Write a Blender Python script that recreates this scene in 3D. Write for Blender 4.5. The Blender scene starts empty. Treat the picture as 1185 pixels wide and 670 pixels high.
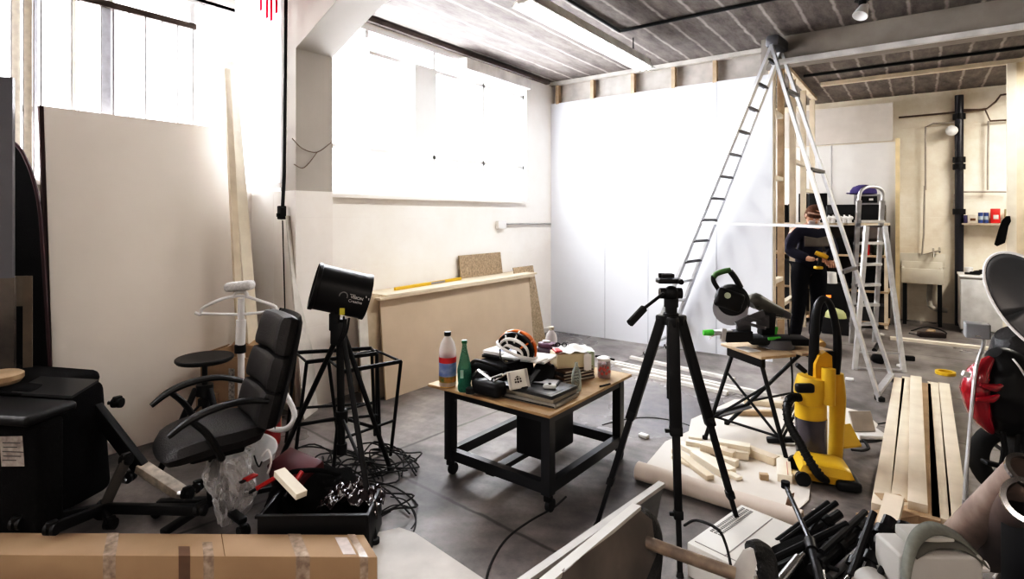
import bpy, bmesh, math, random
from mathutils import Vector, Matrix, Euler
V = Vector
random.seed(7)
SC = bpy.context.scene
COL = SC.collection
# ------------------------------------------------------------------ camera basis (eye at the origin of plan, 1.6 m up)
TH = math.radians(36.05)
FWD = V((-math.sin(TH), math.cos(TH), 0)); RT = V((math.cos(TH), math.sin(TH), 0)); UP = V((0, 0, 1))
EYE = 1.6; FP = 650.0; CX = 592.5; HY = 249.0
def C(lat, t, z=0.0): return FWD*t + RT*lat + UP*z            # plan position by distance ahead / to the side of the eye
def P(px, py, t): return C((px-CX)/FP*t, t, EYE+(HY-py)/FP*t)
def G(px, py, z=0.0):
    t = (EYE-z)*FP/(py-HY); return C((px-CX)/FP*t, t, z)
def WX(px, py, x):
    d = FWD+RT*((px-CX)/FP); t = x/d.x; return P(px, py, t)
def WY(px, py, y):
    d = FWD+RT*((px-CX)/FP); t = y/d.y; return P(px, py, t)
# ------------------------------------------------------------------ materials
MATS = {}
def mat(name, col, rough=.6, metal=0., var=.12, scale=6., bump=0., spec=.5, trans=0., col2=None, coat=0., stretch=None, alpha=1.):
    if name in MATS: return MATS[name]
    m = bpy.data.materials.new(name); m.use_nodes = True
    nt = m.node_tree; b = nt.nodes['Principled BSDF']
    b.inputs['Roughness'].default_value = rough; b.inputs['Metallic'].default_value = metal
    b.inputs['Specular IOR Level'].default_value = spec
    b.inputs['Transmission Weight'].default_value = trans
    b.inputs['Coat Weight'].default_value = coat; b.inputs['Alpha'].default_value = alpha
    tc = nt.nodes.new('ShaderNodeTexCoord'); mp = nt.nodes.new('ShaderNodeMapping')
    nt.links.new(tc.outputs['Object'], mp.inputs['Vector'])
    if stretch: mp.inputs['Scale'].default_value = stretch
    n = nt.nodes.new('ShaderNodeTexNoise'); n.inputs['Scale'].default_value = scale; n.inputs['Detail'].default_value = 6
    nt.links.new(mp.outputs['Vector'], n.inputs['Vector'])
    r = nt.nodes.new('ShaderNodeValToRGB')
    c2 = col2 if col2 else tuple(max(0, c*(1-2.2*var)) for c in col)
    r.color_ramp.elements[0].position = .33; r.color_ramp.elements[1].position = .68
    r.color_ramp.elements[0].color = (*c2, 1); r.color_ramp.elements[1].color = (*col, 1)
    nt.links.new(n.outputs['Fac'], r.inputs['Fac']); nt.links.new(r.outputs['Color'], b.inputs['Base Color'])
    if bump:
        bp = nt.nodes.new('ShaderNodeBump'); bp.inputs['Strength'].default_value = bump; bp.inputs['Distance'].default_value = .02
        n2 = nt.nodes.new('ShaderNodeTexNoise'); n2.inputs['Scale'].default_value = scale*4; n2.inputs['Detail'].default_value = 5
        nt.links.new(mp.outputs['Vector'], n2.inputs['Vector'])
        nt.links.new(n2.outputs['Fac'], bp.inputs['Height']); nt.links.new(bp.outputs['Normal'], b.inputs['Normal'])
    MATS[name] = m; return m
def emis(name, col, s):
    m = bpy.data.materials.new(name); m.use_nodes = True; nt = m.node_tree
    b = nt.nodes['Principled BSDF']; b.inputs['Base Color'].default_value = (*col, 1)
    b.inputs['Emission Color'].default_value = (*col, 1); b.inputs['Emission Strength'].default_value = s
    MATS[name] = m; return m
def frost(name, col, k=.5):
    m = bpy.data.materials.new(name); m.use_nodes = True; nt = m.node_tree; nt.nodes.clear()
    o = nt.nodes.new('ShaderNodeOutputMaterial'); mx = nt.nodes.new('ShaderNodeMixShader')
    a = nt.nodes.new('ShaderNodeBsdfTranslucent'); t = nt.nodes.new('ShaderNodeBsdfTransparent')
    w = nt.nodes.new('ShaderNodeTexNoise'); w.inputs['Scale'].default_value = 3
    r = nt.nodes.new('ShaderNodeValToRGB'); r.color_ramp.elements[0].color = (*[c*.9 for c in col], 1); r.color_ramp.elements[1].color = (*col, 1)
    nt.links.new(w.outputs['Fac'], r.inputs['Fac']); nt.links.new(r.outputs['Color'], a.inputs['Color']); nt.links.new(r.outputs['Color'], t.inputs['Color'])
    mx.inputs['Fac'].default_value = k
    nt.links.new(a.outputs[0], mx.inputs[1]); nt.links.new(t.outputs[0], mx.inputs[2]); nt.links.new(mx.outputs[0], o.inputs['Surface'])
    MATS[name] = m; return m
def clear(name, col, rough=.05, k=.75):
    m = bpy.data.materials.new(name); m.use_nodes = True; nt = m.node_tree; nt.nodes.clear()
    o = nt.nodes.new('ShaderNodeOutputMaterial'); mx = nt.nodes.new('ShaderNodeMixShader')
    g = nt.nodes.new('ShaderNodeBsdfPrincipled'); g.inputs['Base Color'].default_value = (*col, 1); g.inputs['Roughness'].default_value = rough
    t = nt.nodes.new('ShaderNodeBsdfTransparent'); t.inputs['Color'].default_value = (*[.55+.45*c for c in col], 1)
    lw = nt.nodes.new('ShaderNodeLayerWeight'); lw.inputs['Blend'].default_value = .35
    mm = nt.nodes.new('ShaderNodeMath'); mm.operation = 'MULTIPLY_ADD'; mm.inputs[1].default_value = k*.9; mm.inputs[2].default_value = 1-k
    nt.links.new(lw.outputs['Facing'], mm.inputs[0]); nt.links.new(mm.outputs[0], mx.inputs['Fac'])
    nt.links.new(t.outputs[0], mx.inputs[1]); nt.links.new(g.outputs[0], mx.inputs[2]); nt.links.new(mx.outputs[0], o.inputs['Surface'])
    MATS[name] = m; return m
# ------------------------------------------------------------------ mesh builder
def axes(d, up=UP):
    d = V(d).normalized(); s = d.cross(up)
    if s.length < 1e-4: s = d.cross(V((1, 0, 0)))
    s.normalize(); return d, s, s.cross(d).normalized()
def frame(o, xd):
    x = V(xd); x.z = 0; x.normalize(); y = UP.cross(x)
    m = Matrix(((x.x, y.x, 0, o[0]), (x.y, y.y, 0, o[1]), (0, 0, 1, o[2]), (0, 0, 0, 1))); return m
def cr(pts, n=6, closed=False):
    pts = [V(p) for p in pts]; out = []; L = len(pts)
    rng = L if closed else L-1
    for i in range(rng):
        if closed: a, b, c, d = pts[i-1], pts[i], pts[(i+1) % L], pts[(i+2) % L]
        else: a, b, c, d = pts[max(i-1, 0)], pts[i], pts[i+1], pts[min(i+2, L-1)]
        for k in range(n):
            t = k/n
            out.append(.5*((2*b)+(c-a)*t+(2*a-5*b+4*c-d)*t*t+(3*b-a-3*c+d)*t**3))
    if not closed: out.append(pts[-1])
    return out
class MB:
    def __init__(s, X=None): s.bm = bmesh.new(); s.mi = 0; s.X = X
    def face(s, vs):
        try:
            f = s.bm.faces.new(vs); f.material_index = s.mi; f.smooth = True; return f
        except ValueError: return None
    def box(s, c, d, R=None, bev=0., seg=2):
        t = bmesh.new(); bmesh.ops.create_cube(t, size=1)
        bmesh.ops.scale(t, vec=V(d), verts=t.verts)
        if bev: bmesh.ops.bevel(t, geom=t.edges[:], offset=bev, segments=seg, affect='EDGES', profile=.5)
        M = Matrix.Translation(V(c))
        if R is not None: M = M @ (R.to_4x4() if not isinstance(R, Euler) else R.to_matrix().to_4x4())
        s._merge(t, M); return s
    def _merge(s, t, M):
        mp = {}
        for v in t.verts: mp[v] = s.bm.verts.new(M @ v.co)
        for f in t.faces: s.face([mp[v] for v in f.verts])
        t.free()
    def slab(s, o, u, v, w, bev=0.):
        """box from corner o with edge vectors u, v, w"""
        u, v, w = V(u), V(v), V(w); o = V(o)
        R = Matrix((u.normalized(), v.normalized(), w.normalized())).transposed()
        s.box(o+(u+v+w)/2, (u.length, v.length, w.length), R, bev); return s
    def beam(s, p, q, w, h, up=UP, bev=0.):
        p, q = V(p), V(q); d, sd, u = axes(q-p, up)
        R = Matrix((d, sd, u)).transposed(); s.box((p+q)/2, ((q-p).length, w, h), R, bev); return s
    def cyl(s, p, q, r, r2=None, n=16, cap=True):
        if r2 is None: r2 = r
        p, q = V(p), V(q); d, a, b = axes(q-p)
        A = []; B = []
        for i in range(n):
            th = 2*math.pi*i/n; o = a*math.cos(th)+b*math.sin(th)
            A.append(s.bm.verts.new(p+o*r)); B.append(s.bm.verts.new(q+o*r2))
        for i in range(n): s.face([A[i], B[i], B[(i+1) % n], A[(i+1) % n]])
        if cap: s.face(A); s.face(B[::-1])
        return s
    def tube(s, pts, r, n=8, smooth=0, closed=False, flat=1.):
        if smooth: pts = cr(pts, smooth, closed)
        pts = [V(p) for p in pts]; L = len(pts); rings = []; prev = None
        rr = r if isinstance(r, (list, tuple)) else None
        for i in range(L):
            if closed: d = pts[(i+1) % L]-pts[i-1]
            else: d = pts[min(i+1, L-1)]-pts[max(i-1, 0)]
            if d.length < 1e-7: d = V((0, 0, 1))
            d.normalize()
            if prev is None: _, a, b = axes(d)
            else:
                a = prev-d*prev.dot(d)
                if a.length < 1e-5: _, a, b = axes(d)
                a.normalize(); b = a.cross(d)*-1
            prev = a.copy(); b = d.cross(a)
            if rr:
                f = i/(L-1)*(len(rr)-1); k = min(int(f), len(rr)-2); R_ = rr[k]+(rr[k+1]-rr[k])*(f-k)
            else: R_ = r
            rings.append([s.bm.verts.new(pts[i]+a*math.cos(2*math.pi*j/n)*R_+b*math.sin(2*math.pi*j/n)*R_*flat) for j in range(n)])
        rng = L if closed else L-1
        for i in range(rng):
            A, B = rings[i], rings[(i+1) % L]
            for j in range(n): s.face([A[j], A[(j+1) % n], B[(j+1) % n], B[j]])
        if not closed: s.face(rings[0][::-1]); s.face(rings[-1])
        return s
    def lathe(s, prof, o=(0, 0, 0), ax=(0, 0, 1), n=24):
        o = V(o); d, a, b = axes(ax); rings = []
        for r, z in prof:
            if r < 1e-5: rings.append([s.bm.verts.new(o+d*z)])
            else: rings.append([s.bm.verts.new(o+d*z+(a*math.cos(2*math.pi*j/n)+b*math.sin(2*math.pi*j/n))*r) for j in range(n)])
        for A, B in zip(rings, rings[1:]):
            for j in range(n):
                k = (j+1) % n
                if len(A) == 1 and len(B) == 1: continue
                if len(A) == 1: s.face([A[0], B[j], B[k]])
                elif len(B) == 1: s.face([A[j], A[k], B[0]])
                else: s.face([A[j], A[k], B[k], B[j]])
        return s
    def prism(s, poly, ext):
        ext = V(ext); A = [s.bm.verts.new(V(p)) for p in poly]; B = [s.bm.verts.new(V(p)+ext) for p in poly]
        s.face(A[::-1]); s.face(B); n = len(A)
        for i in range(n): s.face([A[i], A[(i+1) % n], B[(i+1) % n], B[i]])
        return s
    def ball(s, c, r, R=None, n=20, m=12):
        if not isinstance(r, (tuple, list)): r = (r, r, r)
        t = bmesh.new(); bmesh.ops.create_uvsphere(t, u_segments=n, v_segments=m, radius=1)
        bmesh.ops.scale(t, vec=V(r), verts=t.verts)
        M = Matrix.Translation(V(c))
        if R is not None: M = M @ (R.to_4x4() if not isinstance(R, Euler) else R.to_matrix().to_4x4())
        s._merge(t, M); return s
    def grid(s, f, nu, nv):
        vs = [[s.bm.verts.new(V(f(i/nu, j/nv))) for j in range(nv+1)] for i in range(nu+1)]
        for i in range(nu):
            for j in range(nv): s.face([vs[i][j], vs[i+1][j], vs[i+1][j+1], vs[i][j+1]])
        return s
    def build(s, name, mats, parent=None, ang=35, solid=0.):
        if s.X is not None: bmesh.ops.transform(s.bm, matrix=s.X, verts=s.bm.verts)
        if len(s.bm.verts) > 0: bmesh.ops.recalc_face_normals(s.bm, faces=s.bm.faces)
        me = bpy.data.meshes.new(name)
        o = bpy.data.objects.new(name, me); COL.objects.link(o)
        if parent is None:
            cs = [v.co for v in s.bm.verts]
            lo = V([min(c[i] for c in cs) for i in range(3)]); hi = V([max(c[i] for c in cs) for i in range(3)])
            base = V(((lo.x+hi.x)/2, (lo.y+hi.y)/2, lo.z)); WM[o] = Matrix.Translation(base); o.location = base
        else:
            o.parent = parent; WM[o] = WM[parent]
        bmesh.ops.transform(s.bm, matrix=WM[o].inverted(), verts=s.bm.verts)
        s.bm.to_mesh(me); s.bm.free()
        for m in (mats if isinstance(mats, (list, tuple)) else [mats]): me.materials.append(m)
        try: me.set_sharp_from_angle(angle=math.radians(ang))
        except Exception: pass
        if solid:
            md = o.modifiers.new('Solidify', 'SOLIDIFY'); md.thickness = solid; md.offset = 0
        return o
WM = {}
def tag(o, label=None, cat=None, group=None, kind=None):
    if label: o['label'] = label
    if cat: o['category'] = cat
    if group: o['group'] = group
    if kind: o['kind'] = kind
    return o
def thing(name, label, cat, X, group=None):
    o = bpy.data.objects.new(name, None); COL.objects.link(o); o.empty_display_size = .1
    if not isinstance(X, Matrix): X = Matrix.Translation(V(X))
    o.matrix_world = X; o.location = X.to_translation(); o.rotation_euler = X.to_euler(); WM[o] = X
    tag(o, label, cat, group); return o
def copy_tree(o, M, label=None, group=None):
    r = o.copy(); COL.objects.link(r); r.location = M.to_translation(); r.rotation_euler = M.to_euler()
    if label: r['label'] = label
    if group: r['group'] = group
    for ch in list(o.children):
        c = ch.copy(); COL.objects.link(c); c.parent = r
        for g in list(ch.children):
            d = g.copy(); COL.objects.link(d); d.parent = c
    return r
def struct(mb, name, m, **k): return tag(mb.build(name, m, **k), kind='structure')
def single(mb, name, m, label, cat, group=None, **k): return tag(mb.build(name, m, **k), label, cat, group)
def text(s, name, size, M, m, parent, ext=.0005, bold=0):
    cu = bpy.data.curves.new(name, 'FONT'); cu.body = s; cu.size = size; cu.extrude = ext; cu.align_x = 'CENTER'; cu.align_y = 'CENTER'; cu.offset = bold
    t = bpy.data.objects.new(name, cu); COL.objects.link(t)
    bpy.context.view_layer.update()
    me = bpy.data.meshes.new_from_object(t); bpy.data.objects.remove(t)
    o = bpy.data.objects.new(name, me); COL.objects.link(o)
    me.transform(WM[parent].inverted() @ M); o.parent = parent; WM[o] = WM[parent]; me.materials.clear(); me.materials.append(m)
    return o
def facing(o, n, up=UP):
    """matrix with local +z along n and +y towards up, for lettering"""
    n = V(n).normalized(); x = V(up).cross(n).normalized(); y = n.cross(x)
    return Matrix(((x.x, y.x, n.x, o[0]), (x.y, y.y, n.y, o[1]), (x.z, y.z, n.z, o[2]), (0, 0, 0, 1)))
def skin(name, verts, edges, radii, root, m, parent, sub=2, flat=None):
    me = bpy.data.meshes.new(name); inv = WM[parent].inverted()
    me.from_pydata([inv @ V(v) for v in verts], edges, []); o = bpy.data.objects.new(name, me); COL.objects.link(o); o.parent = parent; WM[o] = WM[parent]
    md = o.modifiers.new('Skin', 'SKIN'); md.use_smooth_shade = True; md.branch_smoothing = .6
    for i, r in enumerate(radii):
        sv = me.skin_vertices[0].data[i]; sv.radius = r if isinstance(r, tuple) else (r, r); sv.use_root = (i == root)
    sd = o.modifiers.new('Sub', 'SUBSURF'); sd.levels = sub; sd.render_levels = sub
    me.materials.append(m); return o

# palette
M_BLK = mat('black_metal', (.008, .008, .009), .5, var=.1, spec=.3)
M_BLKP = mat('black_plastic', (.009, .009, .010), .42, var=.1, spec=.32)
M_RUB = mat('black_rubber', (.012, .012, .012), .75)
M_LEA = mat('black_leather', (.016, .014, .015), .45, bump=.25, scale=30)
M_FAB = mat('black_fabric', (.008, .0075, .008), .95, bump=.3, scale=40, spec=.15)
M_CHR = mat('chrome', (.6, .6, .6), .25, 1., var=.05)
M_ALU = mat('aluminium', (.62, .63, .65), .38, .75, var=.08, scale=14)
M_ALD = mat('aluminium_rung', (.14, .14, .15), .5, .4)
M_WHT = mat('white_plastic', (.78, .77, .76), .45, var=.04)
M_GRY = mat('grey_plastic', (.3, .3, .31), .5)
M_CREAM = mat('cream_board', (.88, .83, .77), .75, var=.02, scale=2.)
M_PINE = mat('pine', (.76, .66, .52), .7, var=.10, scale=5, stretch=(1, 1, 1))
M_PINE2 = mat('pine_dark', (.54, .41, .28), .7, var=.14, scale=7)
M_PALEW = mat('pale_timber', (.86, .79, .67), .68, var=.06, scale=7, bump=.1)
M_CARD = mat('cardboard', (.50, .36, .235), .8, var=.08, scale=4)
M_MDF = mat('beige_board', (.56, .46, .35), .8, var=.04, scale=3)
M_OSB = mat('chipboard', (.46, .36, .25), .85, var=.22, scale=45, bump=.3)
M_RED = mat('red_plastic', (.45, .02, .02), .35)
M_YEL = mat('yellow_plastic', (.62, .40, .03), .38, var=.05)
M_GRN = mat('green_plastic', (.10, .55, .07), .4)
M_PAPER = mat('white_paper', (.80, .79, .77), .8, var=.03)
# ================================================================== THE SETTING
XW = -4.15; XN = -4.75; YP = 6.62; YB = 10.5; ZC = 3.44; XR = 4.6; YF = -3.6
def wallmat(name, base, stain, ys=False):
    m = bpy.data.materials.new(name); m.use_nodes = True; nt = m.node_tree; b = nt.nodes['Principled BSDF']; b.inputs['Roughness'].default_value = .85
    tc = nt.nodes.new('ShaderNodeTexCoord'); n = nt.nodes.new('ShaderNodeTexNoise'); n.inputs['Scale'].default_value = 1.3; n.inputs['Detail'].default_value = 8; n.inputs['Roughness'].default_value = .65
    nt.links.new(tc.outputs['Object'], n.inputs['Vector'])
    r = nt.nodes.new('ShaderNodeValToRGB'); r.color_ramp.elements[0].position = .32; r.color_ramp.elements[1].position = .62
    r.color_ramp.elements[0].color = (*stain, 1); r.color_ramp.elements[1].color = (*base, 1)
    nt.links.new(n.outputs['Fac'], r.inputs['Fac']); nt.links.new(r.outputs['Color'], b.inputs['Base Color'])
    # faint blockwork joints
    br = nt.nodes.new('ShaderNodeTexBrick'); br.inputs['Scale'].default_value = 1; br.inputs['Brick Width'].default_value = .45; br.inputs['Row Height'].default_value = .225; br.inputs['Mortar Size'].default_value = .008
    mp = nt.nodes.new('ShaderNodeMapping'); mp.inputs['Rotation'].default_value = (math.radians(90), 0, math.radians(90) if ys else 0)
    nt.links.new(tc.outputs['Object'], mp.inputs['Vector']); nt.links.new(mp.outputs['Vector'], br.inputs['Vector'])
    bp = nt.nodes.new('ShaderNodeBump'); bp.inputs['Strength'].default_value = .25; bp.inputs['Distance'].default_value = .01; bp.invert = True
    nt.links.new(br.outputs['Fac'], bp.inputs['Height']); nt.links.new(bp.outputs['Normal'], b.inputs['Normal'])
    return m
M_WALL = wallmat('painted_wall', (.92, .89, .85), (.85, .81, .76), True)
M_WALLB = wallmat('stained_back_wall', (.88, .83, .73), (.66, .57, .45))
M_PART = mat('partition_board', (.76, .78, .83), .7, var=.02, scale=1.2)
# concrete floor
def floormat():
    m = bpy.data.materials.new('concrete_floor'); m.use_nodes = True; nt = m.node_tree; b = nt.nodes['Principled BSDF']; L = nt.links.new
    tc = nt.nodes.new('ShaderNodeTexCoord')
    def noise(s, d=8, r=.6):
        n = nt.nodes.new('ShaderNodeTexNoise'); n.inputs['Scale'].default_value = s; n.inputs['Detail'].default_value = d; n.inputs['Roughness'].default_value = r
        L(tc.outputs['Object'], n.inputs['Vector']); return n
    def ramp(src, a, b_, ca, cb):
        r = nt.nodes.new('ShaderNodeValToRGB'); r.color_ramp.elements[0].position = a; r.color_ramp.elements[1].position = b_
        r.color_ramp.elements[0].color = (*ca, 1); r.color_ramp.elements[1].color = (*cb, 1); L(src, r.inputs['Fac']); return r
    n1 = noise(1.1); n2 = noise(9, 10, .7); n3 = noise(.55, 5, .55)
    r1 = ramp(n1.outputs['Fac'], .38, .63, (.105, .097, .097), (.33, .305, .295))
    r2 = ramp(n2.outputs['Fac'], .35, .7, (.70, .70, .70), (1.08, 1.06, 1.04))
    mx = nt.nodes.new('ShaderNodeMix'); mx.data_type = 'RGBA'; mx.blend_type = 'MULTIPLY'; mx.inputs['Factor'].default_value = 1
    L(r1.outputs['Color'], mx.inputs[6]); L(r2.outputs['Color'], mx.inputs[7])
    # damp bluish patches, glossier
    r3 = ramp(n3.outputs['Fac'], .53, .64, (0, 0, 0), (1, 1, 1))
    mx2 = nt.nodes.new('ShaderNodeMix'); mx2.data_type = 'RGBA'; mx2.inputs[7].default_value = (.085, .088, .105, 1)
    sc = nt.nodes.new('ShaderNodeMath'); sc.operation = 'MULTIPLY'; sc.inputs[1].default_value = .65
    L(r3.outputs['Color'], sc.inputs[0]); L(sc.outputs[0], mx2.inputs['Factor']); L(mx.outputs[2], mx2.inputs[6])
    # slab joints: lines x*a + y*b = c
    last = mx2
    sep = nt.nodes.new('ShaderNodeSeparateXYZ'); 
    wob = noise(5, 4); vadd = nt.nodes.new('ShaderNodeMixRGB'); vadd.blend_type = 'ADD'; vadd.inputs[0].default_value = .035
    L(tc.outputs['Object'], vadd.inputs[1]); L(wob.outputs['Color'], vadd.inputs[2]); L(vadd.outputs[0], sep.inputs[0])
    for (nx, ny, c, per) in JOINTS:
        a = nt.nodes.new('ShaderNodeMath'); a.operation = 'MULTIPLY'; a.inputs[1].default_value = nx; L(sep.outputs['X'], a.inputs[0])
        d = nt.nodes.new('ShaderNodeMath'); d.operation = 'MULTIPLY_ADD'; d.inputs[1].default_value = ny; L(sep.outputs['Y'], d.inputs[0]); L(a.outputs[0], d.inputs[2])
        e = nt.nodes.new('ShaderNodeMath'); e.operation = 'SUBTRACT'; e.inputs[1].default_value = c-per*20.5; L(d.outputs[0], e.inputs[0])
        f = nt.nodes.new('ShaderNodeMath'); f.operation = 'MODULO'; f.inputs[1].default_value = per; L(e.outputs[0], f.inputs[0])
        g = nt.nodes.new('ShaderNodeMath'); g.operation = 'SUBTRACT'; g.inputs[1].default_value = per/2; L(f.outputs[0], g.inputs[0])
        h = nt.nodes.new('ShaderNodeMath'); h.operation = 'ABSOLUTE'; L(g.outputs[0], h.inputs[0])
        r = ramp(h.outputs[0], .006, .016, (1, 1, 1), (0, 0, 0))
        mm = nt.nodes.new('ShaderNodeMix'); mm.data_type = 'RGBA'; mm.inputs[7].default_value = (.045, .04, .038, 1)
        s2 = nt.nodes.new('ShaderNodeMath'); s2.operation = 'MULTIPLY'; s2.inputs[1].default_value = .8; L(r.outputs['Color'], s2.inputs[0])
        L(s2.outputs[0], mm.inputs['Factor']); L(last.outputs[2], mm.inputs[6]); last = mm
    L(last.outputs[2], b.inputs['Base Color'])
    rr = ramp(n3.outputs['Fac'], .42, .62, (.52, .52, .52), (.20, .20, .20)); L(rr.outputs['Color'], b.inputs['Roughness'])
    bp = nt.nodes.new('ShaderNodeBump'); bp.inputs['Strength'].default_value = .25; bp.inputs['Distance'].default_value = .01; L(n2.outputs['Fac'], bp.inputs['Height']); L(bp.outputs['Normal'], b.inputs['Normal'])
    return m
ja, jb = G(454, 543), G(583, 606); jd = (jb-ja).normalized(); jn = V((-jd.y, jd.x, 0))
fx0, fy0 = (XN+XR)/2, (YF+YB)/2
off = jn.x*fx0+jn.y*fy0; off2 = jd.x*fx0+jd.y*fy0
jc = G(640, 452)
JOINTS = [(jn.x, jn.y, jn.dot(ja)-off, 2.9), (jd.x, jd.y, jd.dot(jc)-off2, 3.1)]
struct(MB().box(((XN+XR)/2, (YF+YB)/2, -.05), (XR-XN+.4, YB-YF+.4, .1)), 'floor', floormat())
# the origin of a built mesh is its base centre: same xy as used in the joints above
def ceilmat():
    m = bpy.data.materials.new('board_marked_concrete'); m.use_nodes = True; nt = m.node_tree; b = nt.nodes['Principled BSDF']; L = nt.links.new
    b.inputs['Roughness'].default_value = .9
    tc = nt.nodes.new('ShaderNodeTexCoord'); mp = nt.nodes.new('ShaderNodeMapping'); mp.inputs['Scale'].default_value = (3, .8, 1); L(tc.outputs['Object'], mp.inputs['Vector'])
    n = nt.nodes.new('ShaderNodeTexNoise'); n.inputs['Scale'].default_value = 2.6; n.inputs['Detail'].default_value = 12; n.inputs['Roughness'].default_value = .78; L(mp.outputs['Vector'], n.inputs['Vector'])
    r = nt.nodes.new('ShaderNodeValToRGB'); r.color_ramp.elements[0].position = .3; r.color_ramp.elements[1].position = .72
    r.color_ramp.elements[0].color = (.06, .05, .045, 1); r.color_ramp.elements[1].color = (.24, .21, .19, 1); L(n.outputs['Fac'], r.inputs['Fac'])
    sep = nt.nodes.new('ShaderNodeSeparateXYZ'); L(tc.outputs['Object'], sep.inputs[0])
    per = .265
    e = nt.nodes.new('ShaderNodeMath'); e.operation = 'ADD'; e.inputs[1].default_value = fx0+1.65+per*40.5; L(sep.outputs['X'], e.inputs[0])
    n2 = nt.nodes.new('ShaderNodeTexNoise'); n2.inputs['Scale'].default_value = 5; n2.inputs['Detail'].default_value = 6; L(tc.outputs['Object'], n2.inputs['Vector'])
    e2 = nt.nodes.new('ShaderNodeMath'); e2.operation = 'MULTIPLY_ADD'; e2.inputs[1].default_value = .05; L(n2.outputs['Fac'], e2.inputs[0]); L(e.outputs[0], e2.inputs[2])
    f = nt.nodes.new('ShaderNodeMath'); f.operation = 'MODULO'; f.inputs[1].default_value = per; L(e2.outputs[0], f.inputs[0])
    g = nt.nodes.new('ShaderNodeMath'); g.operation = 'SUBTRACT'; g.inputs[1].default_value = per/2; L(f.outputs[0], g.inputs[0])
    h = nt.nodes.new('ShaderNodeMath'); h.operation = 'ABSOLUTE'; L(g.outputs[0], h.inputs[0])
    r2 = nt.nodes.new('ShaderNodeValToRGB'); r2.color_ramp.elements[0].position = .007; r2.color_ramp.elements[1].position = .020
    r2.color_ramp.elements[0].color = (.65, .65, .65, 1); r2.color_ramp.elements[1].color = (0, 0, 0, 1); L(h.outputs[0], r2.inputs['Fac'])
    mu = nt.nodes.new('ShaderNodeMath'); mu.operation = 'MULTIPLY'; L(r2.outputs['Color'], mu.inputs[0]); L(n2.outputs['Fac'], mu.inputs[1])
    mx = nt.nodes.new('ShaderNodeMix'); mx.data_type = 'RGBA'; mx.inputs[7].default_value = (.75, .69, .62, 1)
    L(mu.outputs[0], mx.inputs['Factor']); L(r.outputs['Color'], mx.inputs[6]); L(mx.outputs[2], b.inputs['Base Color'])
    return m
struct(MB().box((fx0, fy0, ZC+.06), (XR-XN+.4, YB-YF+.4, .12)), 'ceiling', ceilmat())
# left wall in two bays: a deeper near bay and the far bay
w = MB()
w.box((XN-.1, (YF+2.64)/2, .9), (.2, 2.64-YF, 1.8)); w.box((XN-.1, (YF+2.64)/2, 3.39), (.2, 2.64-YF, .1))
struct(w, 'wall_left', M_WALL)
w = MB()
w.box((XW-.1, (2.99+YB)/2, .89), (.2, YB-2.99, 1.78)); w.box((XW-.1, (2.99+YB)/2, 3.40), (.2, YB-2.99, .08))
w.box((XW-.1, (6.02+7.3)/2, 2.57), (.2, 7.3-6.02, 1.58)); w.box((XW-.1, (10.0+YB)/2, 2.57), (.2, YB-10.0, 1.58))
struct(w, 'wall_left', M_WALL)
w = MB(); w.box(((XN-.2-4.402)/2, 2.69, .9), (-4.402-XN+.2, .1, 1.8)); w.box(((XN-.2-4.402)/2, 2.69, 3.39), (-4.402-XN+.2, .1, .1)); struct(w, 'wall_left', M_WALL)
struct(MB().box((fx0, YB+.1, ZC/2), (XR-XN+.4, .2, ZC)), 'wall_back', M_WALLB)
struct(MB().box((XR+.1, fy0, ZC/2), (.2, YB-YF, ZC)), 'wall_right', M_WALLB)
struct(MB().box((fx0, YF-.1, ZC/2), (XR-XN+.4, .2, ZC)), 'wall_front', M_WALL)
struct(MB().box((XW+.0, (3+6.6)/2, .03), (.03, 3.6, .06)), 'baseboard_left', M_WALL)
# pillar with haunch and the frame beam it carries
M_PIL = mat('pillar_paint', (.50, .47, .43), .8, var=.05, scale=2)
PX = -4.08
w = MB(); w.box((PX-.11, 2.815, 2.62), (.22, .35, 1.64)); w.box((PX-.23, 2.71, 2.62), (.02, .10, 1.64))
hp = [V((PX, 2.64, 2.95)), V((PX+.62, 2.64, 3.26)), V((PX+1.1, 2.64, 3.34)), V((PX+1.1, 2.64, ZC)), V((PX, 2.64, ZC))]
w.prism(hp, (0, .35, 0)); struct(w, 'trim_1', M_PIL)
struct(MB().box((PX-.16, 2.815, .9), (.32, .35, 1.8)), 'trim_2', M_WALL)
struct(MB().box(((PX+1.1+XR)/2, 2.815, 3.39), (XR-PX-1.1, .35, .1)), 'trim_3', M_PIL)
# cross beam over the partition line with a pale batten under its near edge
M_BEAM = mat('beam_concrete', (.34, .31, .28), .85, var=.12, scale=3)
struct(MB().box(((-1.36+XR)/2, 6.47, 3.31), (XR+1.36, .3, .26)), 'trim_4', M_BEAM)
struct(MB().box(((-1.25+XR)/2, 6.30, 3.175), (XR+1.25, .05, .05)), 'trim_5', mat('white_batten', (.78, .76, .74), .6))
M_TRIMD = mat('dark_cornice', (.10, .08, .07), .8)
struct(MB().box((XW+.03, (2.99+6.5)/2, 3.41), (.06, 3.5, .05)), 'trim_6', M_TRIMD)
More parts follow.
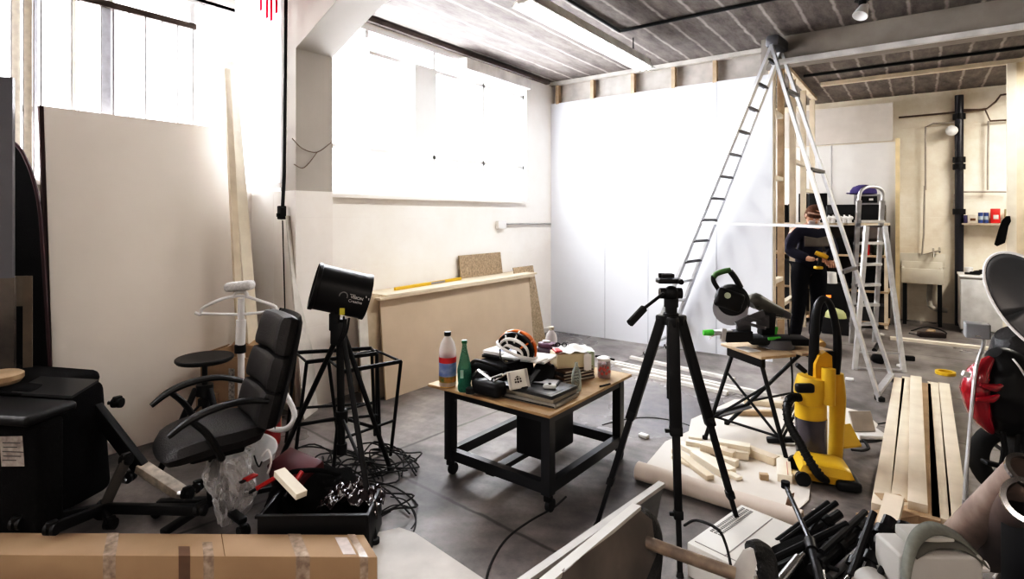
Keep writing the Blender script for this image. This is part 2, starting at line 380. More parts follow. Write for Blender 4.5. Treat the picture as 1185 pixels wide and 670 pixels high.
# ---- partition of white boards on a timber frame
w = MB()
w.box(((XW-1.31)/2, YP+.015, 1.57), (-1.31-XW, .03, 3.14)); w.mi = 1
for sx in (2.62,):
    pass
struct(w, 'wall_partition', [M_PART, M_PART])
w = MB()
for px_ in (700, 750, 829):
    p = WY(px_, 250, YP); w.box((p.x, YP-.001, 1.57 if px_ != 750 else .82), (.006, .004, 3.13 if px_ != 750 else 1.6))
struct(w, 'trim_7', mat('board_joint', (.42, .44, .50), .8))
w = MB()
w.box(((XW-1.31)/2, YP-.0, 3.41), (-1.31-XW, .07, .05))
struct(w, 'trim_8', mat('top_plate', (.62, .58, .53), .7))
w = MB(); w.box(((XW-1.31)/2, YP+.10, 3.27), (-1.31-XW, .02, .3)); struct(w, 'wall_partition', mat('strip_behind', (.52, .48, .44), .8))
for i, px_ in enumerate((645, 685, 732, 779, 827)):
    p = WY(px_, 90, YP); tag(MB().box((p.x, YP+.03, 3.26), (.045, .07, .26)).build('timber_stud', M_PINE2), 'short stud above the partition boards, %s' % ['at the window-wall corner', 'second from the window-wall corner', 'behind the strip light end', 'right of the strip light end', 'nearest the tall ladder top'][i], 'stud', 'short studs above the partition')
# return frame of open studs running back from the partition end
XS = -1.33
for i, y in enumerate((6.72, 7.2, 7.95, 8.75, 9.55)):
    m = M_PINE2 if i in (1,) else M_PINE
    tag(MB().box((XS, y, 1.69), (.07, .05 if i else .045, 3.3)).build('wall_stud', m), ['pale wall stud at the end edge of the white partition', 'brown vertical wall stud just left of the bent-over worker', 'vertical stud of the open frame, second behind the partition edge', 'vertical stud of the open frame behind the ladder top', 'rearmost vertical stud of the open frame by the far wall'][i], 'stud', 'studs of the open wall frame')
k = 0
for (a, b, z) in ((6.74, 7.18, 2.02), (6.74, 7.18, .86), (7.97, 8.73, 2.3), (8.77, 9.53, 1.95), (6.74, 7.18, 2.75), (7.22, 7.93, .55)):
    k += 1
    tag(MB().box((XS, (a+b)/2, z), (.06, b-a, .045)).build('noggin', M_PALEW), ['pale cross piece between the partition edge and brown stud at head height', 'pale cross piece low behind the mitre saw', 'cross piece above the worker between studs', 'cross piece above the black shelf bins between rear studs', 'cross piece high beside the ladder top', 'low cross piece hidden behind the worker legs'][k-1], 'timber', 'cross pieces of the open wall frame')
tag(MB().box((XS, 8.2, 3.40), (.07, 3.2, .045)).build('top_plate', M_PINE), 'timber top plate of the open stud frame under the ceiling', 'timber')
# frame plane parallel to the far wall
YQ = 8.72
a = WY(950, 90, YQ); b_ = WY(1185, 60, YQ)
tag(MB().beam((a.x, YQ, 3.39), (3.2, YQ, 3.39), .07, .05).build('top_plate', M_PINE), 'long pale timber plate under the ceiling ahead of the far wall', 'timber')
tag(MB().beam((WY(1030, 390, YQ).x, YQ, .018), (3.2, YQ, .018), .08, .035).build('sole_plate', M_PALEW), 'pale timber sole plate along the floor before the fridge', 'timber')
for i, px_ in enumerate((1170.5, 1180)):
    p = WY(px_, 200, YQ-.02+i*.06); tag(MB().box((p.x, p.y, 1.70), (.085, .05, 3.33)).build('wall_stud', [M_PALEW, M_PINE][i]), ['pale knotty upright post at right in front of hanging jacket', 'darker upright post at the right edge behind the round dish'][i], 'post')
tag(MB().box((1.9, YQ, 1.7), (.045, .09, 3.33)).build('wall_stud', M_PINE), 'upright post of the frame further right along the sole plate', 'post')
# far partition panel, white, left of the sink
w = MB(); xa, xb = -2.2, WY(1036, 200, 9.95).x
w.box(((xa+xb)/2, 9.98, 1.34), (xb-xa, .03, 2.68)); struct(w, 'wall_partition', mat('far_white_board', (.78, .77, .76), .7, var=.02))
w = MB(); w.box(((xa+xb)/2-.03, 10.0, 2.98), (xb-xa, .03, .56)); struct(w, 'wall_partition', mat('far_upper_board', (.62, .58, .54), .8, var=.04))
tag(MB().box((xb+.03, 9.95, 1.36), (.05, .09, 2.72)).build('wall_stud', mat('yellow_pine', (.80, .66, .42), .7)), 'yellowish timber edge post between white far panel and sink wall', 'post')
p = WY(962, 200, 9.95); struct(MB().box((p.x, 9.962, 1.34), (.006, .004, 2.68)), 'trim_9', MATS['board_joint'])
# ---------------------------------------------------------------- windows
M_SKYP = frost('frosted_glass', (.99, .99, 1.0), .5)
M_WF = mat('window_frame_paint', (.90, .89, .88), .7, var=.02)
M_BF = mat('blind_cloth', (.9, .9, .9), .8)
def window(name, x0, y0, x1, y1, z0, z1, mull, trans):
    fr = MB(); p0 = V((x0, y0, 0)); p1 = V((x1, y1, 0)); d = (p1-p0)
    for z in (z0+.02, z1-.02): fr.beam(p0+UP*z, p1+UP*z, .06, .05)
    for m_ in mull:
        q = p0+d*m_; fr.beam(q+UP*z0, q+UP*z1, .05, .04, up=d.normalized())
    for (a, b, z) in trans: fr.beam(p0+d*a+UP*z, p0+d*b+UP*z, .05, .04)
    f = struct(fr, name, M_WF)
    n = V((d.y, -d.x, 0)).normalized()*-.035
    pn = MB(); pn.slab(p0+UP*z0+n, d, UP*(z1-z0), n.normalized()*.004)
    g = pn.build('window_pane', M_SKYP, f); return f
def yat(px, x): return WX(px, 250, x).y
ya, yb = 2.99, 5.98
fr_ = lambda px: (yat(px, XW)-ya)/(yb-ya)
window('window_1', XW-.03, ya, XW-.03, yb, 1.78, 3.36, [0.005, fr_(425), fr_(503), fr_(560), .995], [(0, 1, 2.21), (fr_(425), 1, 3.12)])
# stub mullion below the transom
struct(MB().box((XW-.03, yat(530, XW), 2.0), (.04, .045, .42)), 'trim_10', M_WF)
yn0 = -3.2; fn = lambda px: (yat(px, XN)-yn0)/(2.6-yn0)
window('window_2', XN-.03, yn0, XN-.03, 2.6, 1.83, 3.36, [.005, fn(40)-.14, fn(40), fn(84), fn(128), fn(223), .995], [(0, 1, 2.30)])
window('window_3', XN, 2.66, PX-.21, 2.66, 1.83, 3.36, [.02, .5, .98], [(0, 1, 2.3)])
window('window_4', XW-.03, 7.3, XW-.03, 10.0, 1.78, 3.36, [.005, .33, .66, .995], [(0, 1, 2.25)])
struct(MB().box((XN+.03, -.3, 1.815), (.14, 5.8, .03)), 'trim_11', M_WF)
struct(MB().box((XW+.02, (ya+yb)/2, 1.77), (.10, yb-ya, .03)), 'trim_12', M_WALL)
# vertical slat blind over the near window
M_SLAT = frost('slat_cloth', (.97, .97, .985), .32)
M_SLATY = mat('slat_cloth_cream', (.92, .86, .74), .9, var=.08, scale=25)
M_SLATG = mat('slat_cloth_grey', (.66, .68, .74), .9, var=.08, scale=25)
M_OVERLAP = mat('overlap_shade', (.40, .39, .41), .8)
M_OVERLAPL = mat('overlap_shade_light', (.62, .61, .62), .8)
vb = thing('vertical_blind', 'long white vertical slat blind hanging over the near left window', 'blind', (XN+.06, 1.2, 3.07))
MB().beam((XN+.06, -1.6, 3.10), (XN+.06, 2.14, 3.10), .05, .045).build('headrail', mat('dark_rail', (.10, .075, .06), .6), vb)
ys = [yat(px, XN+.06) for px in (-60, -35, -12, 12, 26, 38, 46, 82, 90, 116, 130, 148, 167, 186.5, 204.5, 222.5, 240, 256, 267)]
for i, (a, b) in enumerate(zip(ys, ys[1:])):
    pxm = i; m = M_SLAT
    if i in (3, 4, 7): m = M_SLATY
    if i in (5, 9): m = M_SLATG
    g = .007
    MB().slab((XN+.06, a+g, 1.87), (.012*(-1)**i, b-a-2*g, 0), (0, 0, 1.21), (.003, 0, 0)).build('slat', m, vb)
    MB().slab((XN+.075, b-.004, 1.87), (0, .012 if i in (5, 9, 11, 13, 14) else .008, 0), (0, 0, 1.21), (.002, 0, 0)).build('overlap_shade', M_OVERLAP if i in (5, 9, 13) else M_OVERLAPL, vb)  # opaque grey strips put in for the darkening where slats overlap
cu = MB(); ca_, cb_ = WY(272, 100, 2.45), WY(329, 100, 2.60)
cu.grid(lambda u, v: (ca_.x+(cb_.x-ca_.x)*u, 2.45+(.14)*u+.012*math.sin(u*22), 1.86+1.56*v), 40, 2)
single(cu, 'hanging_sheet', frost('sheet_cloth', (.93, .93, .95), .35), 'white translucent sheet hanging from the ceiling beside the pillar', 'curtain')
# red stain marks on top of sheet are cloth dye
rd = MB()
for i, px_ in enumerate((302, 309, 314, 320)):
    q = WY(px_, 6+3*(i % 2), 2.40); rd.beam(q+UP*.12, q-UP*(.04+.04*(i % 3)), .03, .003, up=V((0, 1, 0)))
single(rd, 'red_ribbon', frost('red_cloth', (.85, .1, .2), .3), 'red ribbon strips hanging at the top of the white sheet', 'ribbon')
# half drawn roller blind inside the far bay and the long blind housing
bl = MB(); y0, y1 = yat(388, XW+.1), yat(427, XW+.1)
bl.slab((XW+.10, y0, 1.86), (0, y1-y0, 0), (0, 0, 1.34), (.004, 0, 0))
single(bl, 'roller_blind', frost('roller_cloth', (.96, .95, .95), .45), 'pale translucent blind hanging just right of the pillar', 'blind')
bl = MB(); y0, y1 = yat(480, XW+.08), yat(505, XW+.08)
bl.slab((XW+.08, y0, 2.25), (0, y1-y0, 0), (0, 0, .86), (.004, 0, 0))
single(bl, 'roller_blind', mat('roller_cloth_grey', (.93, .93, .93), .9, var=.02), 'narrow greyish translucent blind in the middle of the far window', 'blind')
single(MB().slab((XW+.02, yat(537, XW+.1), 3.20), (.12, 0, 0), (0, 1.25, 0), (0, 0, .13), .01), 'blind_housing', mat('housing_paint', (.72, .69, .66), .6), 'long pale box housing along the wall top above the far window', 'housing')
# ---------------------------------------------------------------- ceiling services
zc = ZC-.02
h1 = V((*(C(0, 0)+P(717, 34, 5.56)).xy, zc)); 
c_ = MB(); c_.tube([(h1.x, 1.0, zc), (h1.x, h1.y, zc), (h1.x+.02, h1.y, zc), (XR, h1.y, zc)], .016, 6)
single(c_, 'conduit', M_BLK, 'black conduit running across the concrete ceiling above the strip light', 'conduit')
c_ = MB(); q = WY(950, 100, 8.2); c_.tube([(q.x-.2, 8.2, zc), (XR, 8.2, zc)], .018, 6)
single(c_, 'conduit', M_BLK, 'black conduit under the far ceiling beyond the timber plate', 'conduit')
fx = h1.x
def fixture(x, y0, y1, z, label, group=None):
    t = thing('strip_light', label, 'ceiling light', (x, (y0+y1)/2, z), group)
    b = MB(); b.prism([(x-.035, y0, z+.14), (x+.035, y0, z+.14), (x+.05, y0, z+.075), (x+.11, y0, z+.02), (x+.10, y0, z+.015), (x+.035, y0, z+.065), (x-.035, y0, z+.065), (x-.10, y0, z+.015), (x-.11, y0, z+.02), (x-.05, y0, z+.075)], (0, y1-y0, 0))
    b.build('reflector_body', mat('lamp_body', (.8, .78, .75), .4), t)
    for s in (-1, 1): MB().cyl((x+s*.035, y0+.02, z+.03), (x+s*.035, y1-.02, z+.03), .019, n=10).build('tube', MATS.get('tube_glow') or emis('tube_glow', (1, .99, .96), 14), t)
    for y in (y0+.35, y1-.35): MB().cyl((x, y, z+.14), (x, y, ZC), .006, n=6).build('hanger_chain', M_BLK, t)
    for y in (y0, y1): MB().box((x, y, z+.08), (.09, .02, .10)).build('end_cap', mat('lamp_cap', (.45, .42, .38), .5), t)
ly0 = WX(588, 5, fx).y; fixture(fx, 3.45, 5.80, 3.16, 'long white fluorescent strip light hanging by chains above the partition')
sp = thing('ceiling_spotlight', 'small white spotlight hanging from the dark ceiling near the beam', 'ceiling light', WY(998, 8, 5.6))
q = P(998, 12, WY(998, 12, 5.6).dot(FWD))
MB().cyl(V((q.x, q.y, ZC)), q+UP*.05, .03, n=12).cyl(V((q.x, q.y, ZC)), V((q.x, q.y, ZC-.02)), .06, n=16).build('bracket', M_BLK, sp)
MB().lathe([(0, .07), (.03, .06), (.045, 0), (.06, -.06), (.055, -.06), (0, -.01)], q, ax=(.3, .5, 1)).build('lamp_head', M_WHT, sp)
# pipe and plug on the pillar edge
c_ = MB(); q0 = WY(331, 5, 2.55); q1 = WY(329, 200, 2.55); q2 = WY(327, 240, 2.52)
c_.tube([(q0.x, 2.55, ZC), (q1.x, 2.55, q1.z), q2], .014, 8)
single(c_, 'downpipe', M_BLK, 'thin black pipe dropping down beside the pillar to the junction box', 'pipe')
jb_ = thing('junction_box', 'small black junction box on the wall under the pillar pipe', 'junction box', WY(326, 252, 2.58))
q = WY(326, 246, 2.58); MB().box(q, (.06, .05, .11), bev=.008).build('housing', M_BLKP, jb_); MB().box(q+V((0, -.03, -.02)), (.03, .02, .03), bev=.004).build('plug', M_BLKP, jb_)
c_ = MB(); c_.tube([WY(327, 255, 2.60), WY(329, 330, 2.61), WY(331, 400, 2.61), WY(334, 470, 2.60), WY(336, 520, 2.60)], .005, 5, smooth=5)
single(c_, 'wire', M_BLK, 'thin black wire falling from the junction box down the wall', 'wire')
c_ = MB(); c_.tube([WX(338, 160, PX+.015), WX(350, 172, PX+.02), WX(367, 176, PX+.02), WX(383, 165, PX+.015)], .004, 5, smooth=5)
c_.tube([WX(340, 190, PX+.015), WX(352, 194, PX+.02), WX(367, 176, PX+.02)], .004, 5, smooth=5)
single(c_, 'wire', mat('brown_wire', (.2, .15, .12), .7), 'loose brown wire looping across the pillar face', 'wire')
c_ = MB(); c_.tube([WX(576, 259, XW+.03), WX(637, 259, XW+.03)], .014, 6); 
tb = thing('wall_conduit', 'white wall socket box with thin conduit on the left wall near the corner', 'conduit', WX(580, 262, XW))
c_.build('pipe', mat('grey_pipe', (.45, .44, .43), .5), tb); MB().box(WX(580, 260, XW+.03), (.05, .16, .10), bev=.008).build('socket_box', M_WHT, tb)
# far wall pipework
yw = YB-.085
def far(px, py, y=yw): return WY(px, py, y)
sp_ = thing('soil_pipe', 'thick black vertical soil pipe on the far wall', 'pipe', (far(1110, 350).x, yw, 0))
x_ = far(1110, 200).x
MB().cyl((x_, yw, 0), (x_, yw, ZC-.1), .052).build('pipe', mat('black_pipe', (.02, .02, .03), .35), sp_)
for py in (185, 245, 193, 135): 
    z = far(1110, py).z; MB().cyl((x_, yw, z-.04), (x_, yw, z+.04), .075).build('collar', M_BLK, sp_)
pm = mat('brown_pipe', (.13, .09, .07), .5)
for lab, pts in (('dark pipe bending along the far wall toward the soil pipe top', [(1040, 136), (1095, 131), (1142, 126), (1152, 118), (1158, 110), (1178, 107)]),
                 ('upper dark pipe along the far wall from the soil pipe to the right', [(1112, 127), (1140, 127), (1146, 140), (1200, 137)]),
                 ('thin grey conduit dropping from the wall pipe to the sink taps', [(1071, 220), (1071, 147), (1080, 143), (1108, 142)]),
                 ('horizontal grey pipe above the shelf tins', [(1104, 246), (1105, 225), (1112, 222), (1166, 222)]),
                 ('thin cable running down the far wall right of the soil pipe', [(1143, 220), (1143, 190), (1144, 140)]),
                 ('copper pipe falling to the taps over the sink', [(1070, 215), (1069, 270), (1067, 295), (1087, 290)])):
    single(MB().tube([far(*p) for p in pts], .014, 6), 'wall_pipe', pm if 'dark' in lab else mat('pipe_grey', (.38, .34, .30), .5), lab, 'pipe')
lb = thing('bulb_lamp', 'white bulb lamp fixed on the far wall beside the soil pipe', 'lamp', far(1101, 152))
q = far(1101, 152); MB().ball(q+V((0, -.08, 0)), (.075, .075, .075)).build('bulb', M_WHT, lb); MB().cyl(q+V((0, 0, .06)), q+V((0, -.08, .05)), .03).build('holder', M_WHT, lb)
# ================================================================== LEFT SIDE
# big cream sheet leaning in the near bay
A = V((XN+.30, yat(52, XN+.10)+.02, 0)); ptop = WX(50, 125, XN+.09)
bsh = MB(); yl, yr = WX(51, 125, XN+.14).y, WX(268, 150, XN+.14).y
bsh.mi = 0; bsh.slab((XN+.37, yl, 0), (0, yr-yl, 0), (-.23, 0, 2.31), (-.02, 0, 0))
bsh.mi = 1; bsh.slab((XN+.365, yl-.024, 0), (0, .022, 0), (-.23, 0, 2.31), (-.03, 0, 0))
single(bsh, 'leaning_board', [M_CREAM, mat('dark_red_edge', (.045, .012, .012), .6)], 'huge cream board with a dark edge leaning below the slat blind', 'board')
# glossy grey panel at the frame edge
def upright(mb, pxs, y0, t0, t1, th=.02, z0=0.):
    a = P(pxs[0], 249, t0); b = P(pxs[1], 249, t1); z1 = EYE+(HY-y0)/FP*t1
    n = (b-a).cross(UP).normalized()*th
    a.z = b.z = z0; mb.slab(a, b-a, UP*(z1-z0), n)
gp = thing('glossy_door_panel', 'tall glossy grey panel standing at the left edge of the frame', 'panel', C(-2.7, 3.1, 0))
mbp = MB(); upright(mbp, (-60, 17.5), 91, 3.02, 3.12, .03, z0=EYE-72/FP*3.12); mbp.build('upper_panel', mat('glossy_grey', (.13, .13, .145), .25, var=.08, scale=2), gp)
mbp = MB(); upright(mbp, (-60, 19), 321, 3.02, 3.12, .03); mbp.build('lower_panel', mat('glossy_brown', (.17, .145, .125), .2, var=.35, scale=1.6), gp)
mbp = MB(); upright(mbp, (10, 33), 319, 3.22, 3.24, .012, z0=EYE-106/FP*3.2); upright(mbp, (27, 38), 319, 3.22, 3.24, .012, z0=.0)
single(mbp, 'narrow_board', mat('brown_board', (.26, .215, .165), .7), 'narrow brown board upright just right of the glossy grey panel', 'board')
bk = thing('round_backdrop', 'tall round-topped black fabric backdrop standing behind the grey panel', 'backdrop', C(-2.75, 3.34, 0))
tb_ = 3.31
pts = cr([P(px, py, tb_) for px, py in ((-62, 190), (-40, 160), (-12, 150), (18, 167), (31, 187), (40, 213), (46, 245), (50, 300), (55, 380), (59, 450), (62, 530))], 6)
for q in (pts[0], pts[-1]): pass
poly = pts+[C((62-CX)/FP*tb_, tb_, .01), C((-70-CX)/FP*tb_, tb_, .01)]
MB().prism(poly, FWD*.01).build('fabric', M_FAB, bk)
MB().tube(pts, .010, 6).build('rim', mat('dark_red_rim', (.05, .01, .015), .5), bk)
# small round wooden stool at the edge
st = thing('wooden_stool', 'round pale wooden stool at the far left edge behind the black chair', 'stool', G(2, 560))
sc_ = P(-2, 437, 2.93)
MB().lathe([(0, -.03), (.09, -.03), (.105, -.01), (.105, .015), (.09, .025), (0, .025)], sc_).build('seat', mat('worn_wood', (.42, .31, .2), .6, scale=12), st)
for k in range(3):
    a = 2*math.pi*k/3+.4; MB().cyl(sc_+V((math.cos(a)*.05, math.sin(a)*.05, -.02)), V((sc_.x+math.cos(a)*.17, sc_.y+math.sin(a)*.17, 0)), .016, .014, n=10).build('leg', MATS['worn_wood'], st)
# black upholstered swivel chair tipped on its side
bc = thing('tipped_armchair', 'bulky black upholstered armchair lying tipped over at bottom left', 'armchair', C(-2.5, 2.9))
X0 = frame(C(-2.70, 2.94, .0), C(.985, -.17)) @ Matrix.Scale(1.07, 4)        # x to the right, y away
m = MB(X0); m.box((.03, .13, .31), (.62, .36, .58), R=Euler((0, math.radians(-5), 0)), bev=.05, seg=4); m.build('body', M_FAB, bc)
m = MB(X0); m.box((-.02, .13, .635), (.60, .38, .085), R=Euler((0, math.radians(1), 0)), bev=.04, seg=4); m.build('back_cushion', M_FAB, bc)
m = MB(X0); m.tube([(-.24, -.055, .655), (0, -.06, .66), (.22, -.055, .65), (.27, .10, .65), (.22, .30, .65)], .007, 6, smooth=4); m.build('piping', M_FAB, bc)
m = MB(X0); m.slab((.16, -.06, .645), (.34, 0, 0), (-.02, .16, .03), (0, 0, .012)); m.build('armrest_pad', mat('arm_sheen', (.03, .03, .03), .35), bc)
m = MB(X0); m.box((.28, -.18, .62), (.52, .24, .045), R=Euler((0, 0, 0)), bev=.02, seg=3); m.build('armrest', M_BLKP, bc)
m = MB(X0); m.box((.29, -.18, .34), (.50, .12, .52), bev=.03, seg=3); m.build('side_pad', M_FAB, bc)
m = MB(X0); m.slab((.345, -.243, .40), (.12, 0, .01), (-.012, 0, .13), (0, -.002, 0)); lab_ = m.build('care_label', mat('care_label', (.42, .38, .35), .7, var=.2, scale=30), bc)
m = MB(X0)
for i in range(5): m.slab((.353+.004*(i % 2), -.2465, .427+i*.019), (.075+.02*(i % 3), -.0025, .006), (0, 0, .004), (0, -.001, 0))
m.build('print', mat('label_print', (.12, .11, .11), .7), lab_)
# five-armed base
def caster(X, p, parent, R=None, s=1.):
    """black twin wheel caster at local point p"""
    m = MB(X); p = V(p)
    d = V((1, 0, 0)) if R is None else V(R)
    m.cyl(p-d*.024*s, p-d*.006*s, .027*s, n=16).cyl(p+d*.006*s, p+d*.024*s, .027*s, n=16).cyl(p-d*.02*s, p+d*.02*s, .01*s, n=10)
    m.box(p+V((0, .0, .022*s)), (.03*s, .045*s, .03*s), bev=.008*s)
    return m.build('caster', M_BLKP, parent)
I4 = Matrix.Identity(4)
hub = G(120, 588, .09)
base = thing('swivel_base', 'black five-armed castor base lying beside the tipped armchair', 'chair base', G(122, 592))
MB().lathe([(0, -.04), (.04, -.04), (.045, 0), (.035, .03), (0, .03)], hub, ax=C(.3, -.2, .6)).build('hub', M_BLKP, base)
ends = [P(146, 532, 2.95), P(20, 606, 2.60), P(232, 590, 2.66), G(128, 606, .05), P(60, 612, 2.52)]
for e in ends:
    MB().beam(hub, e, .035, .05, bev=.008).build('arm', M_BLKP if e is not ends[0] else mat('worn_arm', (.10, .09, .08), .5), base)
    caster(I4, e+V((0, 0, .0)), base, R=RT)
# rectangular castor frame on edge
cf = thing('caster_frame', 'black steel castor frame with one pale face standing on edge by the office chair', 'frame', G(165, 590))
a, b, c2 = P(108, 470, 3.15), P(163, 541, 3.12), P(220, 577, 3.0)
MB().beam(a, b, .05, .075, bev=.006).build('bar', M_BLK, cf)
m = MB(); m.beam(b+UP*.005, c2, .07, .045, bev=.004); m.build('pale_bar', mat('scuffed_paint', (.60, .54, .46), .6, var=.2, scale=20), cf)
for e, dd in ((P(136, 466, 3.14), RT), (P(150, 552, 3.14), FWD), (P(217, 571, 2.95), RT), (P(229, 563, 3.05), FWD)):
    MB().cyl(e-dd*.05+UP*.0, e, .012, n=8).build('caster_stem', M_CHR, cf); caster(I4, e, cf, R=dd)
# ------------------------------------------------------------------ office chair
X1 = frame(C(-1.58, 2.98, 0), C(-.77, -.64))
oc = thing('office_chair', 'black leather office chair with curved armrests facing the left wall', 'office chair', X1)
def pad(m, L, W, T, f, bul=.25):
    n = 16
    def g(u, v, s):
        x = (u-.5)*2; y = (v-.5)*2
        e = max(0, 1-abs(x)**5)**.35*max(0, 1-abs(y)**5)**.35
        return f(x*L/2, y*W/2, s*T/2*e)
    m.grid(lambda u, v: g(u, v, 1), n, n); m.grid(lambda u, v: g(u, v, -1), n, n)
m = MB(X1); pad(m, .50, .50, .11, lambda x, y, z: V((x*(1-.12*(abs(y)/.25)**3)+.02, y*(1-.22*(abs(x)/.25)**3), .44+z+(-.035*max(0, (x+.02)/.25)**2)+ .02*(abs(y)/.25)**2))); m.build('seat', M_LEA, oc)
bt = math.radians(15)
def bkf(z0, z1):
    def f(x, y, t):
        z = z0+(x/(z1-z0)+.5)*(z1-z0); h = z-.45
        return V((-.215-h*math.sin(bt)*1.0+t*math.cos(bt)-.03*(abs(y)/.24)**2*-1, y*(1-.16*max(0, h-.3)/.3), z+t*math.sin(bt)))
    return f
backs = []
m = MB(X1)
for (z0, z1) in ((.47, .66), (.655, .84), (.835, 1.045)): pad(m, z1-z0, .46, .13, bkf(z0, z1))
bko = m.build('backrest', M_LEA, oc)
m = MB(X1); pad(m, .58, .44, .06, lambda x, y, t: bkf(.47, 1.04)(x, y, t)+V((-.05, 0, 0))); m.build('back_shell', M_BLKP, oc)
for s in (-1, 1):
    m = MB(X1); m.tube([(-.20, s*.235, .63), (-.08, s*.27, .665), (.06, s*.28, .66), (.17, s*.28, .625), (.25, s*.275, .57)], [.02, .024, .026, .026, .018], 10, smooth=6, flat=.7)
    m.tube([(.16, s*.28, .625), (.10, s*.28, .56), (.06, s*.275, .49), (.02, s*.26, .40)], [.02, .024, .026, .024], 10, smooth=6, flat=.7)
    m.build('armrest', M_BLKP, oc)
MB(X1).box((0, 0, .365), (.26, .2, .05), bev=.015).box((.10, -.1, .34), (.05, .09, .08), bev=.012).build('mechanism', M_BLKP, oc)
MB(X1).cyl((0, 0, .34), (0, 0, .09), .028, .025).cyl((0, 0, .20), (0, 0, .08), .036, .036).build('gas_lift', M_BLK, oc)
for k in range(5):
    a = 2*math.pi*k/5+.55; e = V((math.cos(a)*.30, math.sin(a)*.30, .075))
    m = MB(X1); m.beam((0, 0, .09), e, .045, .03, bev=.008); lg = m.build('base_arm', M_BLKP, oc)
    caster(X1, e+V((0, 0, -.048)), oc, R=(-math.sin(a), math.cos(a), 0))
# black round table on tripod
tc_ = C(-1.98, 3.62, 0)
rt_ = thing('tripod_table', 'small round black table top on a black tripod behind the office chair', 'side table', tc_)
zt = EYE-165/FP*3.62
MB().lathe([(0, -.02), (.16, -.02), (.17, -.008), (.17, .004), (.165, .008), (0, .008)], tc_+UP*zt, n=36).build('table_top', M_BLKP, rt_)
MB().cyl(tc_+UP*(zt-.02), tc_+UP*.33, .016).cyl(tc_+UP*(zt-.17), tc_+UP*(zt-.24), .05).cyl(tc_+UP*(.42), tc_+UP*(.38), .04).build('pole', M_BLK, rt_)
for k in range(3):
    a = 2*math.pi*k/3+TH-.5; d = V((math.cos(a), math.sin(a), 0))
    MB().beam(tc_+d*.05+UP*(zt-.19), tc_+d*.25, .03, .035, bev=.006).build('leg', M_BLK, rt_)
    MB().beam(tc_+d*.03+UP*.38, tc_+d*.16+UP*.24, .015, .012).build('strut', M_BLK, rt_)
# cardboard boxes behind
cb = thing('cardboard_box', 'open brown cardboard box standing behind the round tripod table', 'box', C(-1.98, 4.05, 0))
X2 = frame(C(-1.98, 4.12, 0), C(1, -.25))
m = MB(X2); m.box((0, -.15, .30), (.44, .012, .60)).box((0, .15, .30), (.44, .012, .60)).box((-.214, 0, .30), (.012, .30, .60)).box((.214, 0, .30), (.012, .30, .60)).box((0, 0, .01), (.42, .3, .012)); m.build('box_body', M_CARD, cb)
m = MB(X2); m.slab((-.22, .15, .60), (.44, 0, 0), (0, .12, .06), (0, 0, .006)); m.build('flap', M_CARD, cb)
m = MB(X2); m.slab((-.22, -.15, .60), (0, .28, .01), (-.12, 0, -.09), (0, 0, .006)); m.build('flap', M_CARD, cb)
m = MB(X2); m.slab((.02, -.158, .30), (.05, 0, 0), (0, 0, .22), (0, -.001, 0)); m.build('tape', mat('printed_tape', (.62, .6, .55), .5, var=.3, scale=60), cb)
tr = MB(); tr.cyl(G(240, 512), G(240, 512)+UP*.34, .07, n=20); single(tr, 'paper_tube', mat('tube_card', (.62, .48, .33), .8), 'short brown cardboard tube standing under the round table', 'tube')
# garment steamer and hanger
sx = C(-1.86, 3.86, 0); sx = P(279, 249, 3.86); sx.z = 0
gs = thing('garment_steamer', 'white garment steamer on its pole with coiled hose behind the office chair', 'steamer', sx)
def sp3(px, py, t=3.86): return P(px, py, t)
MB().cyl(sx+UP*.2, sp3(279, 345), .022).cyl(sp3(278, 398), sp3(279, 370), .032).build('pole', M_WHT, gs)
MB().cyl(sp3(278, 408), sp3(278, 399), .036).build('collar', M_BLK, gs)
m = MB(); m.box(sp3(277.5, 331), (.19, .10, .065), R=Euler((0, math.radians(-6), TH)), bev=.028, seg=4); m.build('steam_head', mat('steam_head_cloth', (.8, .79, .78), .95, bump=.6, scale=60), gs)
m = MB(); m.tube([sp3(226, 362), sp3(233, 364), sp3(234, 357), sp3(252, 348), sp3(270, 343), sp3(284, 343), sp3(303, 349), sp3(319, 355), sp3(318, 361), sp3(325, 358)], .011, 8, smooth=4)
m.tube([sp3(232, 363), sp3(278, 364), sp3(320, 360)], .010, 8); m.tube([sp3(271, 344), sp3(274, 338), sp3(284, 338), sp3(286, 344)], .014, 8, smooth=3); m.build('hanger', M_WHT, gs)
MB().box(sp3(300, 500)+V((0, 0, 0)), (.24, .2, .24), R=Euler((0, 0, TH)), bev=.04, seg=3).box(sp3(297, 530), (.28, .24, .12), R=Euler((0, 0, TH)), bev=.03, seg=3).build('water_base', M_RED, gs)
MB().tube([sp3(318, 440, 3.75), sp3(330, 455, 3.7), sp3(341, 480, 3.65), sp3(333, 495, 3.6), sp3(318, 497, 3.6), sp3(305, 492, 3.7)], .018, 10, smooth=6).build('hose', M_WHT, gs)
# leaning timbers
def lean(name, pts, w, h, m, lab, cat='timber', up=UP):
    return single(MB().beam(pts[0], pts[1], w, h, up=up), name, m, lab, cat)
lean('timber_plank', (G(300, 492), WX(266, 72, XN+.20)), .085, .04, M_PALEW, 'long pale timber plank leaning up against the window beside the cream board', up=V((1, 0, 0)))
lean('timber_batten', (G(284, 506), WX(262, 80, XN+.24)), .05, .03, M_PINE, 'thin brownish batten leaning just left of the long pale plank', up=V((1, 0, 0)))
